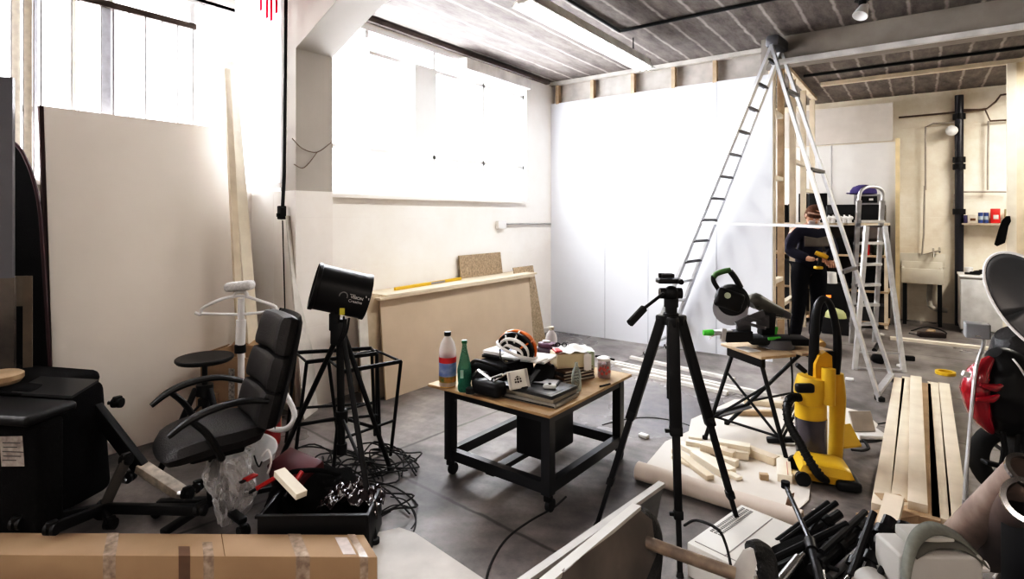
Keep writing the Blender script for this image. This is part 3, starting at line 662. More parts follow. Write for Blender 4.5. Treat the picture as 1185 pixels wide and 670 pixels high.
# leaning white boards and brown strip against pillar wall
def leansheet(name, pa, pb, ytop, m, lab, th=.014, dx=-.10, xw=XW+.02):
    a, b = G(*pa), G(*pb); top = WX(pa[0]+(pb[0]-pa[0])*.3, ytop, xw)
    u = b-a; up_ = V((xw-a.x+.0, 0, top.z)); mb = MB(); mb.slab(a, u, up_, u.cross(UP).normalized()*-th); return single(mb, name, m, lab, 'board')
leansheet('white_board', (352, 478), (381, 462), 112+115, M_PAPER, 'tall white board leaning on the wall right of the pillar')
leansheet('plaster_strip', (352, 486), (368, 474), 250, mat('plaster', (.72, .69, .65), .8), 'narrow plaster strip leaning before the tall white board')
leansheet('brown_board', (338, 480), (357, 470), 360, mat('brown_ply', (.36, .25, .13), .7, scale=8), 'short brown plywood strip leaning beneath the pillar')
# ------------------------------------------------------------------ sheet stack along the left wall
XC = -3.86; zs = .885
ws = thing('low_cupboard', 'low brown cabinet with an open end carrying flat boards along the wall', 'cabinet', (XW+.2, 4.6, 0))
c0 = WX(436, 345, XC).y
m = MB(); m.box((XW+.17, c0+1.1, .845), (.27, 2.2, .03)).box((XW+.17, c0+1.1, .40), (.27, 2.2, .03)).box((XW+.17, c0+2.19, .43), (.27, .02, .84)).box((XW+.05, c0+1.1, .43), (.02, 2.2, .84)); m.build('carcass', mat('cupboard_wood', (.40, .24, .13), .7), ws)
m = MB(); m.box((XW+.17, c0+1.1, .05), (.27, 2.2, .1)); m.build('plinth', M_MDF, ws)
single(MB().box((XW+.20, c0+1.16, .872), (.36, 2.4, .02)), 'flat_board', mat('top_board', (.66, .56, .43), .75, var=.04), 'flat pale board lying on top of the low cabinet', 'board')
single(MB().box((XW+.21, c0+1.22, .893), (.34, 2.38, .018)), 'flat_board', mat('top_board2', (.72, .63, .50), .75, var=.04), 'uppermost flat board on the cabinet holding the yellow spirit level', 'board')
def sheet(y0, y1, xb, xt, z1, m, lab, th=.018, name='leaning_board'):
    mb = MB(); mb.slab((xb, y0, 0), (0, y1-y0, 0), (xt-xb, 0, z1), (th, 0, 0)); return single(mb, name, m, lab, 'board')
g1 = G(447, 463); sheet(g1.y, g1.y+2.30, g1.x-.02, XC+.02, .885, M_MDF, 'large beige board leaning against the cabinet behind the bottle table')
sheet(g1.y-.14, g1.y+1.5, g1.x-.10, XC-.0, .90, mat('beige_board2', (.58, .48, .36), .8), 'second beige board leaning just behind the large beige board')
sheet(g1.y-.22, g1.y-.17+.04, g1.x-.05, XC-.0, .88, mat('white_edge', (.7, .67, .62), .7), 'narrow white strip of board leaning at the near end of the cabinet')
sm = MB(); g2 = WX(532, 322, XW+.05); g3 = WX(580, 322, XW+.05); sm.slab((XW+.06, g2.y, .903), (0, g3.y-g2.y, 0), (-.035, 0, .25), (.014, 0, 0)); single(sm, 'chipboard_offcut', M_OSB, 'small speckled chipboard piece standing on the flat board against the wall', 'board')
g2 = WX(588, 345, XW+.15).y; sm = MB(); sm.slab((XW+.40, g2+.02, .0), (0, .42, 0), (-.2, 0, .97), (.014, 0, 0)); single(sm, 'chipboard_offcut', M_OSB, 'taller speckled chipboard piece at the far end of the beige boards', 'board')
lv = thing('spirit_level', 'yellow spirit level lying on the flat board by the wall', 'spirit level', WX(495, 325, XW+.15))
a = WX(457, 329, XW+.22); b = WX(533, 322.5, XW+.14); a.z = b.z = .918; MB().beam(a, b, .025, .028).build('body', M_YEL, lv); MB().beam(a.lerp(b, .5), a.lerp(b, .72), .028, .022).build('vial_block', M_GRY, lv)
# ------------------------------------------------------------------ studio barrel light on stand
lc = C(-.985, 3.25, 0)
ls = thing('light_stand', 'black lighting stand with splayed braced legs under the barrel lamp', 'light stand', lc)
top = P(393, 372, 3.25); 
MB().cyl(lc+UP*.22, top, .021).cyl(lc+UP*.9, lc+UP*1.0, .03).cyl(lc+UP*.4, lc+UP*.47, .034).cyl(lc+UP*.22, lc+UP*.28, .03).build('column', M_BLK, ls)
for f in (G(321, 541), G(452, 546), G(434, 630)):
    h_ = lc+UP*.95; MB().tube([h_, f+UP*.012], .015, 8).cyl(f+UP*.03, f+UP*.004, .022, n=10).build('leg', M_BLK, ls)
    MB().tube([lc+UP*.43, h_.lerp(f, .68)], .010, 8).build('brace', M_BLK, ls)
bl_ = thing('barrel_lamp', 'black barrel shaped studio lamp with white logo on the lighting stand', 'studio lamp', top)
e0, e1 = P(366, 331, 3.17), P(426, 344, 3.27); ax_ = (e1-e0).normalized(); cen = (e0+e1)/2
L_ = (e1-e0).length
MB().lathe([(0, 0), (.115, 0), (.132, .004), (.132, .02), (.128, .03), (.128, .285), (.134, .29), (.134, .31), (.126, .312), (.12, .30), (.118, .04), (0, .04)], e1, ax=-ax_, n=40).build('barrel', M_BLKP, bl_)
MB().lathe([(0, .24), (.116, .24), (.116, .245), (0, .245)], e1, ax=-ax_, n=32).build('diffuser', mat('lamp_glass', (.3, .3, .3), .3), bl_)
MB().box(P(388, 362, 3.22), (.05, .03, .22), R=Euler((0, 0, TH)), bev=.006).box(P(391, 385, 3.24), (.07, .07, .13), R=Euler((0, 0, TH)), bev=.01).box(P(385, 372, 3.24), (.03, .05, .10), R=Euler((0, 0, TH)), bev=.006).build('yoke', M_BLKP, bl_)
MB().tube([P(404, 368, 3.2), P(401, 385, 3.2), P(393, 400, 3.2)], .006, 6, smooth=4).tube([P(398, 366, 3.18), P(397, 380, 3.18), P(392, 395, 3.2)], .005, 6, smooth=4).build('cable', M_BLK, bl_)
MB().box(P(396, 360.5, 3.09), (.03, .004, .038), R=Euler((0, 0, TH)), bev=.002).build('yellow_label', mat('yellow_label', (.50, .45, .05), .5), bl_)
nf = -(FWD-ax_*FWD.dot(ax_)).normalized(); nf = (nf+UP*.02).normalized(); nf = (nf-ax_*nf.dot(ax_)).normalized(); upv = ax_.cross(-nf).normalized(); upv = upv if upv.z > 0 else -upv
M_LOGO = mat('logo_white', (.55, .55, .55), .5, var=.02); M_LOGD = mat('logo_dim', (.2, .2, .2), .5, var=.02)
def on_barrel(s, h):   # s along axis from the middle, h height
    a = h/.128; return cen+ax_*s+(nf*math.cos(a)+upv*math.sin(a))*.1295
m = MB(); m.tube([on_barrel(-.002+.022*math.cos(t), .002+.022*math.sin(t)) for t in [math.pi*k/18-.3 for k in range(0, 22)]], .0035, 5); m.build('logo_ring', M_LOGD, bl_)
text('VISION', 'logo_text', .022, facing(on_barrel(.072, .006), nf, upv), M_LOGO, bl_, bold=.0006)
text('Creative', 'logo_text', .022, facing(on_barrel(.068, -.016), nf, upv), M_LOGO, bl_, bold=.0003)
m = MB(); m.tube([on_barrel(.03+.01*k, .020) for k in range(4)], .0018, 5); m.tube([on_barrel(.118, .028), on_barrel(.122, .018)], .003, 5); m.tube([on_barrel(.134, .020), on_barrel(.136, .008)], .004, 5); m.build('logo_marks', M_LOGO, bl_)
# ------------------------------------------------------------------ bare metal trestles
def uframe(parent, a, b, fa, fb, zc, m=M_BLK):
    mb = MB(); mb.tube([fa, a], .011, 8); mb.tube([b, fb], .011, 8); mb.beam(a, b, .022, .022)
    k = .62; mb.tube([a.lerp(fa, k), b.lerp(fb, k)], .009, 8); mb.build('leg_frame', m, parent)
ts = thing('metal_trestle', 'bare black metal trestle behind the lighting stand beside the boards', 'trestle', G(385, 520))
a = [P(342, 408, 3.88), P(430, 403, 3.95), P(355, 419, 3.62), P(436, 409, 3.68)]
uframe(ts, a[0], a[1], G(331, 512), G(434, 504), 0); uframe(ts, a[2], a[3], G(341, 534), G(440, 522), 0)
for q0, q1 in ((a[0], a[2]), (a[1], a[3])): MB().tube([q0, q1], .008, 8).build('link', M_BLK, ts)
ts = thing('metal_trestle', 'bare black metal trestle nearest the bottle table right of the lighting stand', 'trestle', G(430, 530))
a = [P(397, 430, 3.42), P(464, 418, 3.66), P(430, 398, 3.78), P(441, 413, 3.75)]
uframe(ts, a[0], a[1], G(384, 560), G(452, 527), 0)
uframe(ts, P(380, 416, 3.66), P(436, 406, 3.9), G(392, 512), G(436, 498), 0)
MB().tube([P(380, 416, 3.66), a[0]], .008, 8).tube([P(436, 406, 3.9), a[1]], .008, 8).build('link', M_BLK, ts)
# ------------------------------------------------------------------ bucket, bag, totes, cables
bkp = G(288, 560); bu = thing('bucket', 'white bucket with a dark hook mark and rope handle under the office chair', 'bucket', bkp)
MB().lathe([(0, 0), (.11, 0), (.145, .24), (.15, .245), (.142, .24), (.108, .01), (0, .01)], bkp, ax=C(.15, -.25, 1), n=32).build('pail', M_WHT, bu)
tp = P(292, 522, 3.05); MB().tube([P(303, 528, 2.9), P(310, 521, 2.9), P(314, 533, 2.9), P(310, 548, 2.9)], .006, 6, smooth=5).build('handle', M_WHT, bu)
MB().tube([P(294, 527, 2.86), P(297, 536, 2.85), P(300, 540, 2.85), P(303, 534, 2.85)], .004, 5, smooth=4).build('hook_mark', M_BLK, bu)
M_BAG = clear('clear_plastic', (.85, .85, .86), .1, .80)
pb = MB(); o_ = G(263, 608)
def bagf(u, v):
    a = u*2*math.pi; h = v*.34
    r = (.088+.016*math.sin(3*a+v*5)+.010*math.sin(7*a-v*9)+.005*math.sin(15*a+v*21))*(.55+1.1*v*(1.25-v)*1.6)*(1 if v < .93 else .6)
    return o_+RT*(r*math.cos(a)+.02*math.sin(v*6)-v*.01)+FWD*(r*.8*math.sin(a)+v*.12)+UP*(h+.02)
pb.grid(bagf, 60, 26); single(pb, 'plastic_bag', M_BAG, 'crumpled clear plastic bag standing right of the office chair column', 'bag')
# black crates with tools
ct = thing('black_crate', 'low black plastic crate behind the long cardboard box', 'crate', G(372, 620))
Xc = frame(C(-.93, 2.76, 0), C(1, .02))
m = MB(Xc); 
m.box((0, -.14, .10), (.50, .02, .20), bev=.006).box((0, .14, .10), (.50, .02, .20), bev=.006).box((-.25, 0, .10), (.02, .28, .20), bev=.006).box((.25, 0, .10), (.02, .28, .20), bev=.006).box((0, 0, .01), (.5, .28, .02)); m.build('tray', M_BLKP, ct)
m = MB(Xc); m.beam((-.26, -.155, .205), (.26, -.155, .205), .02, .012); m.build('rim', M_BLKP, ct)
tbx = thing('tool_bag', 'black tool bag stuffed with red handled tools behind the cardboard box', 'bag', C(-1.12, 3.05, 0))
Xt = frame(C(-1.06, 2.98, 0), C(1, .1))
m = MB(Xt); pad(m, .42, .22, .22, lambda x, y, z: V((x, y, .13+z+.012*math.sin(x*40)))); m.build('body', M_FAB, tbx)
m = MB(Xt); m.tube([(-.15, -.02, .22), (-.08, -.06, .27), (.06, -.06, .27), (.15, -.02, .22)], .012, 8, smooth=5); m.build('handle', M_FAB, tbx)
def hand_tool(p0, p1, lab, w=.028, cat='hand tool', name='pliers', m=M_RED):
    t = thing(name, lab, cat, p0); MB().beam(p0, p1, w, .014, bev=.005).build('grip', m, t); MB().beam(p0.lerp(p1, -.35), p0, w*.5, .008).build('jaw', M_BLK, t); return t
hand_tool(P(335, 567, 2.8), P(350, 545, 2.85), 'red handled tool lying right of the wood block in the tote', .03)
hand_tool(P(296, 566, 2.8), P(318, 553, 2.85), 'dull red handled tool at the left of the black tool bag', .03)
hand_tool(P(283, 556, 2.78), P(296, 549, 2.85), 'red topped tool poking out beside the plastic bag', .035)
single(MB().beam(P(323, 546, 2.82), P(349, 573, 2.68), .055, .03), 'wood_offcut', M_PALEW, 'short pale wood block resting across the black tool bag', 'wood block')
m = MB()
def cr_(u, v):
    return C(-.80+.30*(u-.5), 2.80+.20*(v-.5), .225+.022*math.sin(u*17+v*5)*math.cos(v*13)+.008*math.sin(u*41+v*30)-.25*(u-.5)**2)
m.grid(cr_, 40, 24); single(m, 'black_film', mat('shiny_black_film', (.03, .02, .022), .12, coat=.6), 'crumpled shiny black plastic film over the crate by the stand foot', 'plastic film', solid=.003)
single(MB().box(P(345, 553, 3.02), (.26, .16, .2), R=Euler((.3, .1, TH-.5)), bev=.01), 'dark_red_case', mat('dark_red', (.10, .015, .02), .4), 'dark red case behind the wood block among the tools', 'case')
m = MB(); m.tube([P(258, 548, 3.0), P(268, 560, 2.95), P(272, 580, 2.8)], .03, 8, smooth=4); 
# white sheet on floor near camera
m = MB(); pl = [G(392, 628), G(462, 612), G(480, 618), G(560, 672), G(560, 760), G(420, 760)]
m.prism([p+UP*.002 for p in pl], UP*.006); single(m, 'floor_sheet', mat('dirty_white', (.62, .60, .57), .6, var=.10, scale=6), 'dirty white flat sheet on the floor right of the cardboard box', 'sheet')
# long cardboard box in front
cbx = thing('long_cardboard_box', 'long taped cardboard box lying across the bottom left foreground', 'box', C(-1.7, 2.46, 0))
p00 = C(-.572, 2.39, 0); p10 = C(-.675, 2.56, 0)
ux = C(-1, .01, 0).normalized()*2.3; uy = (p10-p00); 
m = MB(); m.slab(p00, ux, uy, UP*.145, .004); m.build('box_body', mat('long_card', (.40, .285, .185), .8, var=.06, scale=3), cbx)
def ontop(px, w, m_, nm, y0=0., y1=1., front=.1):
    s = (p00-P(px, 249, 2.45)).dot(RT); o = p00+ux.normalized()*s
    mb = MB(); mb.slab(o+uy*y0+UP*.1455, ux.normalized()*w, uy*(y1-y0), UP*.0008)
    if front: mb.slab(o-uy.normalized()*.0015+UP*(.146-front), ux.normalized()*w, UP*front, uy.normalized()*.0008)
    return mb.build(nm, m_, cbx)
M_TAPE = mat('clear_tape', (.50, .40, .32), .15, var=.2, scale=30, coat=.5)
ontop(143, .055, M_TAPE, 'tape'); ontop(255, .045, M_TAPE, 'tape', .0, .6); ontop(364, .06, M_TAPE, 'tape', front=.145); ontop(228, .05, mat('brown_tape', (.2, .13, .09), .3), 'tape', -.0, .4)
ontop(430, .035, M_TAPE, 'tape', front=.145)
ontop(418, .055, mat('label_white', (.62, .55, .52), .6, var=.12, scale=20), 'shipping_label', .1, .85, 0)
m = MB(); s = (p00-P(268, 249, 2.45)).dot(RT); o = p00+ux.normalized()*s; m.slab(o+UP*.1455, ux.normalized()*.004, uy, UP*.0006); m.build('seam', mat('seam', (.2, .13, .08), .9), cbx)
# cable tangle on the floor under the stand
rr = random.Random(3)
for k in range(11):
    c0 = G(345+rr.random()*115, 525+rr.random()*80); pts = []
    for i in range(14):
        a = i*1.15+rr.random()*.9; r = .07+.13*rr.random(); pts.append(c0+V((r*math.cos(a)*1.5, r*math.sin(a), .012+.05*rr.random()*(i % 3))))
    single(MB().tube(pts, .0048, 5, smooth=5), 'cable', M_RUB, 'thin black cable looped in the tangle under the lighting stand', 'cable', 'tangled black cables')
single(MB().tube([G(430, 600), G(455, 585), G(478, 590), G(480, 612), G(462, 632), G(440, 625), G(433, 605), G(452, 592)], .0045, 5, smooth=6), 'cable', M_RUB, 'black cable loop lying at the edge of the white floor sheet', 'cable')
single(MB().tube([G(452, 575), G(470, 580), G(481, 600), G(476, 612)], .0045, 5, smooth=6), 'cable', M_RUB, 'stray black cable curving over bare floor beside the tangle', 'cable')
# ================================================================== CENTRE
ZT = .55
TL, TF, TR_ = G(495, 444, ZT), G(636, 481, ZT), G(722, 431, ZT)
tu = (TF-TL); tu.z = 0; LU = tu.length; tu.normalize(); tv = UP.cross(tu); LV = (TR_-TF).dot(tv)
O = TL.copy(); O.z = 0
def T(a, b, z=0): return O+tu*a+tv*b+UP*z          # table coordinates: a along left-front edge, b into the table
wt = thing('work_table', 'low castor worktable with plywood top and black square steel frame', 'table', T(LU/2, LV/2))
m = MB(); m.slab(T(0, 0, ZT-.018), tu*LU, tv*LV, UP*.018, .003); m.build('table_top', mat('ply_top', (.50, .36, .21), .55, var=.16, scale=6, col2=(.26, .17, .09)), wt)
M_FRM = mat('frame_black', (.013, .014, .017), .35)
i0, i1, j0, j1 = .14, LU-.05, .06, LV-.10
for (a, b) in ((i0, j0), (i1, j0), (i1, j1), (i0, j1)): m = MB(); m.beam(T(a, b, .10), T(a, b, ZT-.018), .055, .055, up=tu); m.build('leg', M_FRM, wt)
for z in (ZT-.04, .135):
    for (p, q) in (((i0, j0), (i1, j0)), ((i1, j0), (i1, j1)), ((i1, j1), (i0, j1)), ((i0, j1), (i0, j0))):
        MB().beam(T(*p, z), T(*q, z), .045, .045 if z > .3 else .06).build('rail', M_FRM, wt)
MB().beam(T((i0+i1)/2-.05, j0, .10), T((i0+i1)/2-.05, j1, .10), .06, .03).build('rail', M_FRM, wt)
for (a, b) in ((i0, j0), (i1, j0), (i1, j1), (i0, j1)):
    m = MB(); p = T(a, b, 0); m.cyl(p+tu*-.012+tv*.02+UP*.035, p+tu*.012+tv*.02+UP*.035, .035, n=18).box(p+UP*.085, (.05, .05, .03), R=Euler((0, 0, TH)), bev=.004).beam(p+UP*.08, p+tv*.02+UP*.035, .035, .012, up=tu); m.build('caster', M_BLK, wt)
# box amplifier on the lower frame
pc = thing('black_case', 'black amplifier case with a pale handle plate under the table', 'case', T(.52, .60, .17))
Xp = frame(T(.60, .42, .166), tu)
m = MB(Xp); m.box((0, 0, .145), (.20, .34, .29), bev=.012); m.build('case_body', M_BLKP, pc)
m = MB(Xp); m.slab((-.095, -.165, .2905), (.19, 0, 0), (0, .33, 0), (0, 0, .002)); m.build('top_panel', mat('dark_grey_panel', (.12, .12, .13), .4), pc)
m = MB(Xp); m.box((0, -.04, .296), (.09, .07, .008)).box((-.02, -.04, .304), (.03, .05, .008)); m.build('handle_plate', M_WHT, pc)
m = MB(Xp); m.tube([(-.02, -.07, .30), (-.02, -.05, .325), (-.02, 0, .325), (-.02, .02, .30)], .006, 6, smooth=3); m.build('handle', M_BLKP, pc)
single(MB().tube([G(655, 575), G(640, 588), G(612, 604), G(585, 625), G(567, 655), G(560, 690)], .006, 6, smooth=6), 'cable', M_RUB, 'black cable running from under the worktable toward the camera', 'cable')
single(MB().tube([G(697, 492), G(712, 488), G(735, 484), G(760, 484), G(790, 490), G(815, 500)], .006, 6, smooth=6), 'cable', M_RUB, 'black cable on the floor between the worktable and the paper sheet', 'cable')
# ---- objects on the table
def on(px, py, z=ZT): return G(px, py, z)
M_PETC = clear('pet_plastic', (.85, .83, .85), .1, .72)
def pet(o, h, r, cap, M_=M_PETC):
    return [(0, .004), (r*.75, 0), (r, .012), (r, h*.45), (r*.93, h*.5), (r, h*.55), (r*1.0, h*.70), (r*.8, h*.82), (r*.4, h*.92), (r*.34, h*.93), (r*.34, h*.97)]
b = on(518, 447); bo = thing('plastic_bottle', 'large clear plastic bottle with red and blue label at the table corner', 'bottle', b)
MB().lathe(pet(b, .33, .052, 0), b, n=32).build('bottle_body', M_PETC, bo)
MB().cyl(b+UP*.312, b+UP*.335, .021, n=20).build('cap', M_BLK, bo)
MB().lathe([(.0535, .185), (.0535, .152), (.0535, .152)], b, n=32).build('label_band', mat('label_red', (.62, .03, .04), .4), bo)
m = MB(); m.lathe([(.0535, .152), (.0535, .07)], b, n=32); m.build('label_blue', mat('label_blue', (.13, .19, .40), .4, var=.3, scale=25, col2=(.30, .36, .50)), bo)
m = MB(); m.lathe([(.0535, .07), (.0535, .035)], b, n=32); m.build('label_green', mat('label_green', (.06, .14, .03), .4, var=.3, scale=30, col2=(.45, .20, .05)), bo)
MB().lathe([(0, .005), (.048, .004), (.050, .03), (.050, .05), (0, .05)], b, n=28).build('juice', mat('orange_juice', (.65, .40, .10), .2), bo)
b = on(537.5, 452); bo = thing('glass_bottle', 'green glass bottle standing right of the large plastic bottle', 'bottle', b)
M_GG = clear('green_glass', (.05, .28, .19), .05, .62)
MB().lathe([(0, .003), (.036, 0), (.041, .01), (.041, .03), (.037, .045), (.041, .06), (.042, .13), (.030, .19), (.019, .235), (.014, .26), (.015, .265), (.013, .27), (.013, .29)], b, n=28).build('bottle_body', M_GG, bo)
MB().cyl(b+UP*.285, b+UP*.302, .017).build('cap', mat('dark_green', (.0, .10, .03), .4), bo)
MB().lathe([(0, .004), (.036, .004), (.038, .12), (0, .12)], b, n=24).build('drink', clear('green_drink', (.01, .10, .08), .05, .3), bo)
m = MB(); q = b-FWD*.0425; m.box(q+RT*-.012+UP*.11, (.02, .002, .05), R=Euler((0, 0, TH)), bev=.001); m.build('label_print', mat('label_pale', (.4, .55, .48), .5), bo)
# rear clear bottle with purple drink
b = on(638, 418); bo = thing('plastic_bottle', 'clear plastic bottle with purple drink at the back of the table', 'bottle', b)
MB().lathe(pet(b, .24, .042, 0), b, n=28).build('bottle_body', M_PETC, bo); MB().cyl(b+UP*.228, b+UP*.248, .02).build('cap', mat('pale_cap', (.55, .5, .42), .5), bo)
MB().lathe([(0, .005), (.038, .004), (.040, .09), (0, .09)], b, n=24).build('drink', clear('purple_drink', (.18, .07, .14), .05, .3), bo)
# small clear bottle near front
b = on(667, 452); bo = thing('small_bottle', 'small clear pointed bottle standing before the cream box', 'bottle', b)
MB().lathe([(0, .003), (.026, 0), (.030, .01), (.031, .05), (.029, .07), (.031, .09), (.022, .125), (.009, .15), (.009, .17)], b, n=24).build('bottle_body', clear('clear_glass', (.55, .6, .58), .05, .75), bo)
# jar of red fruit
b = on(699, 436); bo = thing('fruit_jar', 'glass jar with dark red fruit and cloth lid at the right table corner', 'jar', b)
MB().lathe([(0, .003), (.040, 0), (.043, .01), (.043, .085), (.038, .105), (.040, .115)], b, n=28).build('jar_body', clear('jar_glass', (.9, .85, .85), .05, .75), bo)
MB().lathe([(0, .005), (.040, .005), (.041, .088), (0, .088)], b, n=24).build('fruit', mat('red_fruit', (.35, .02, .02), .3, var=.4, scale=40, col2=(.04, .0, .01)), bo)
MB().lathe([(.040, .108), (.046, .112), (.046, .124), (.02, .135), (0, .135)], b, n=24).build('lid', M_WHT, bo)
m = MB(); m.tube([b+V((-.06, 0, .125)), b+V((0, .0, .128)), b+V((.07, .01, .118))], .007, 6, smooth=4); m.build('cord', M_BLK, bo)
m = MB()
for k in range(9):
    a = -math.pi/2+TH+(-.9+.22*k); m.lathe([(.0, 0), (.008, 0), (.010, .001), (.0, .002)], b+V((math.cos(a)*.042, math.sin(a)*.042, .05+.02*math.sin(k*2.3))), ax=(math.cos(a), math.sin(a), 0), n=12)
m.build('fruit_rings', mat('fruit_ring', (.55, .12, .10), .4), bo)
# laptop stack
def flat(name, c, w, d, h, rot, m_, lab, cat, z, bev=.003, kids=()):
    X = Matrix.Translation(V((c.x, c.y, z))) @ Matrix.Rotation(rot, 4, 'Z')
    t = thing(name, lab, cat, X)
    MB(X).box((0, 0, h/2), (w, d, h), bev=bev).build('casing' if kids else 'body', m_, t)
    for (nm, cc, dd, mm) in kids: MB(X).box(cc, dd, bev=min(dd)*.2).build(nm, mm, t)
    return t, X
au = math.atan2(tu.y, tu.x)
lc_ = on(626, 462)
M_LAP = mat('laptop_dark', (.03, .032, .036), .3); M_SIL = mat('laptop_silver', (.32, .31, .29), .4, .5)
cA = T(.68, .22); 
flat('laptop', cA, .40, .27, .024, au+.06, M_SIL, 'grey closed laptop at the bottom of the front stack', 'laptop', ZT+.001, kids=[('base_edge', (0, -.128, .008), (.38, .02, .006), M_BLK)])
flat('laptop', cA+tu*.0, .38, .255, .022, au+.02, mat('laptop_beige', (.26, .24, .20), .45), 'beige-edged closed laptop in the middle of the front stack', 'laptop', ZT+.0265, kids=[('hinge', (0, .12, .012), (.30, .02, .014), M_BLK)])
flat('laptop', cA+tu*-.0, .385, .26, .020, au-.03, M_LAP, 'black laptop on top of the front stack', 'laptop', ZT+.050, kids=[('lid_panel', (0, 0, .0205), (.34, .22, .001), mat('lid_grey', (.10, .105, .115), .3))])
zl = ZT+.0725
ph, Xh = flat('tablet', cA+tu*.03+tv*.05, .15, .10, .008, au+.35, M_BLKP, 'small white-screened tablet lying on the black laptop', 'tablet', zl, kids=[('screen', (0, 0, .0085), (.13, .088, .001), mat('screen_pale', (.55, .56, .6), .2))])
wg = thing('white_gadget', 'small pale camera gadget lying on the black laptop', 'gadget', cA+tu*.12-tv*.02+UP*zl)
p = cA+tu*.11-tv*.035+UP*(zl+.014); MB().box(p, (.075, .035, .026), R=Euler((0, 0, au+.5)), bev=.011, seg=3).build('body', mat('pale_plastic', (.55, .57, .55), .4), wg); MB().cyl(p+UP*.012, p+UP*.018, .009).build('lens', M_BLK, wg)
# black camera gear mass in front left
def lump(t, c, r, m_, nm, R=None): MB().box(c, r, R=R or Euler((0, 0, au)), bev=min(r)*.3, seg=3).build(nm, m_, t)
vc = thing('video_camera', 'black video camera with silver arm lying right of the green bottle', 'camera', T(.42, .10, ZT))
c0 = on(566, 459)
lump(vc, c0+UP*.055, (.20, .10, .085), M_BLKP, 'camera_body'); lump(vc, c0+tu*-.10+tv*.04+UP*.07, (.09, .09, .10), M_BLK, 'lens_hood')
MB().cyl(c0-tu*.10-tv*.05+UP*.015, c0-tu*.10-tv*.05+UP*.045, .028).build('lens_cap', M_RUB, vc)
MB().tube([c0-tu*.12+UP*.10, c0-tu*.08+UP*.135, c0-tu*.03+UP*.12, c0+tu*.02+UP*.10], .011, 8, smooth=4).build('grip_arm', M_CHR, vc)
MB().tube([c0+tu*.02+UP*.11, c0+tu*.10+UP*.145], .008, 8).tube([c0+tu*.04+UP*.10, c0+tu*.09+tv*.05+UP*.14], .008, 8).build('strut', M_CHR, vc)
gb = thing('black_bag', 'black camera bag slumped behind the video camera', 'bag', T(.38, .28, ZT))
lump(gb, T(.30, .29, ZT+.06), (.30, .20, .12), M_FAB, 'body'); lump(gb, T(.46, .34, ZT+.08), (.14, .16, .15), M_FAB, 'pocket')
MB().tube([T(.18, .20, ZT+.11), T(.25, .17, ZT+.15), T(.36, .18, ZT+.14), T(.42, .22, ZT+.12)], .010, 8, smooth=5).build('strap', M_BLK, gb)
for k, (a, b_, z, w, d, rt, m_, lab) in enumerate([(.30, .45, .125, .30, .22, .1, M_BLKP, 'black binder under the white papers at the back left of the table'), (.30, .45, .148, .29, .21, .05, M_PAPER, 'stack of white papers above the black binder')]):
    t, X = flat('binder' if k == 0 else 'paper_stack', T(a, b_), w, d, .02 if k == 0 else .022, au+rt, m_, lab, ['binder', 'papers'][k], ZT+z, kids=[('printed_patch', (.03, -.02, .0225 if k else .0205), (.18, .10, .0006), mat('blue_print', (.35, .40, .55), .6, var=.3, scale=60))] if k else ())
t, X = flat('white_notebook', T(.50, .38), .30, .20, .016, au+.18, M_PAPER, 'white notebook slanting below the cycling helmet', 'notebook', ZT+.162, kids=[('spine', (0, -.098, .007), (.30, .006, .012), mat('spine_grey', (.4, .42, .42), .5))])
# helmet
hc = thing('cycling_helmet', 'white orange and black cycling helmet with vents on the notebook', 'helmet', P(597, 404, 3.45))
hm = P(599, 405, 3.42); hm.z = ZT+.178+.07
M_HO = mat('helmet_orange', (.72, .18, .02), .3); M_HW = mat('helmet_white', (.78, .77, .75), .3)
RH = Matrix.Rotation(TH-.35, 4, 'Z') @ Matrix.Rotation(math.radians(18), 4, 'Y')
XH = Matrix.Translation(hm) @ RH
def shell(th, ph, k=1.): return V((math.cos(ph)*math.cos(th)*.122*k, math.sin(th)*.088*k, math.sin(ph)*math.cos(th)*.115*k-.02))
for j in range(7):
    th = math.radians(-66+22*j)
    m = MB(XH); pts = [shell(th*(1-.12*math.cos(2*ph)), ph) for ph in [math.pi*i/14 for i in range(15)]]
    m.tube(pts, [.006, .013, .014, .013, .006], 8, flat=.8); m.build('rib', [M_HW, M_HW, M_BLKP, M_HO, M_HO, M_BLKP, M_HW][j], hc)
m = MB(XH); m.grid(lambda u, v: shell(math.radians(-75+150*u), math.pi*v, .88), 16, 20); m.build('liner', M_BLK, hc)
m = MB(XH); m.tube([V((math.cos(a)*.128, math.sin(a)*.088, -.02)) for a in [2*math.pi*i/32 for i in range(32)]], .010, 8, closed=True); m.build('rim', M_HW, hc)
for ph in (.9, 1.7, 2.4): 
    m = MB(XH); m.tube([shell(math.radians(-60+12*i), ph, 1.02) for i in range(11)], .006, 6); m.build('cross_rib', M_HW if ph > 1.2 else M_HO, hc)
m = MB(XH); m.tube([(-.08, -.075, -.03), (-.05, -.10, -.07), (.0, -.11, -.075), (.06, -.08, -.04)], .005, 6, smooth=4); m.build('strap', M_BLK, hc)
lump(hc, XH @ V((.155, 0, -.02)), (.05, .12, .012), M_HW, 'visor')
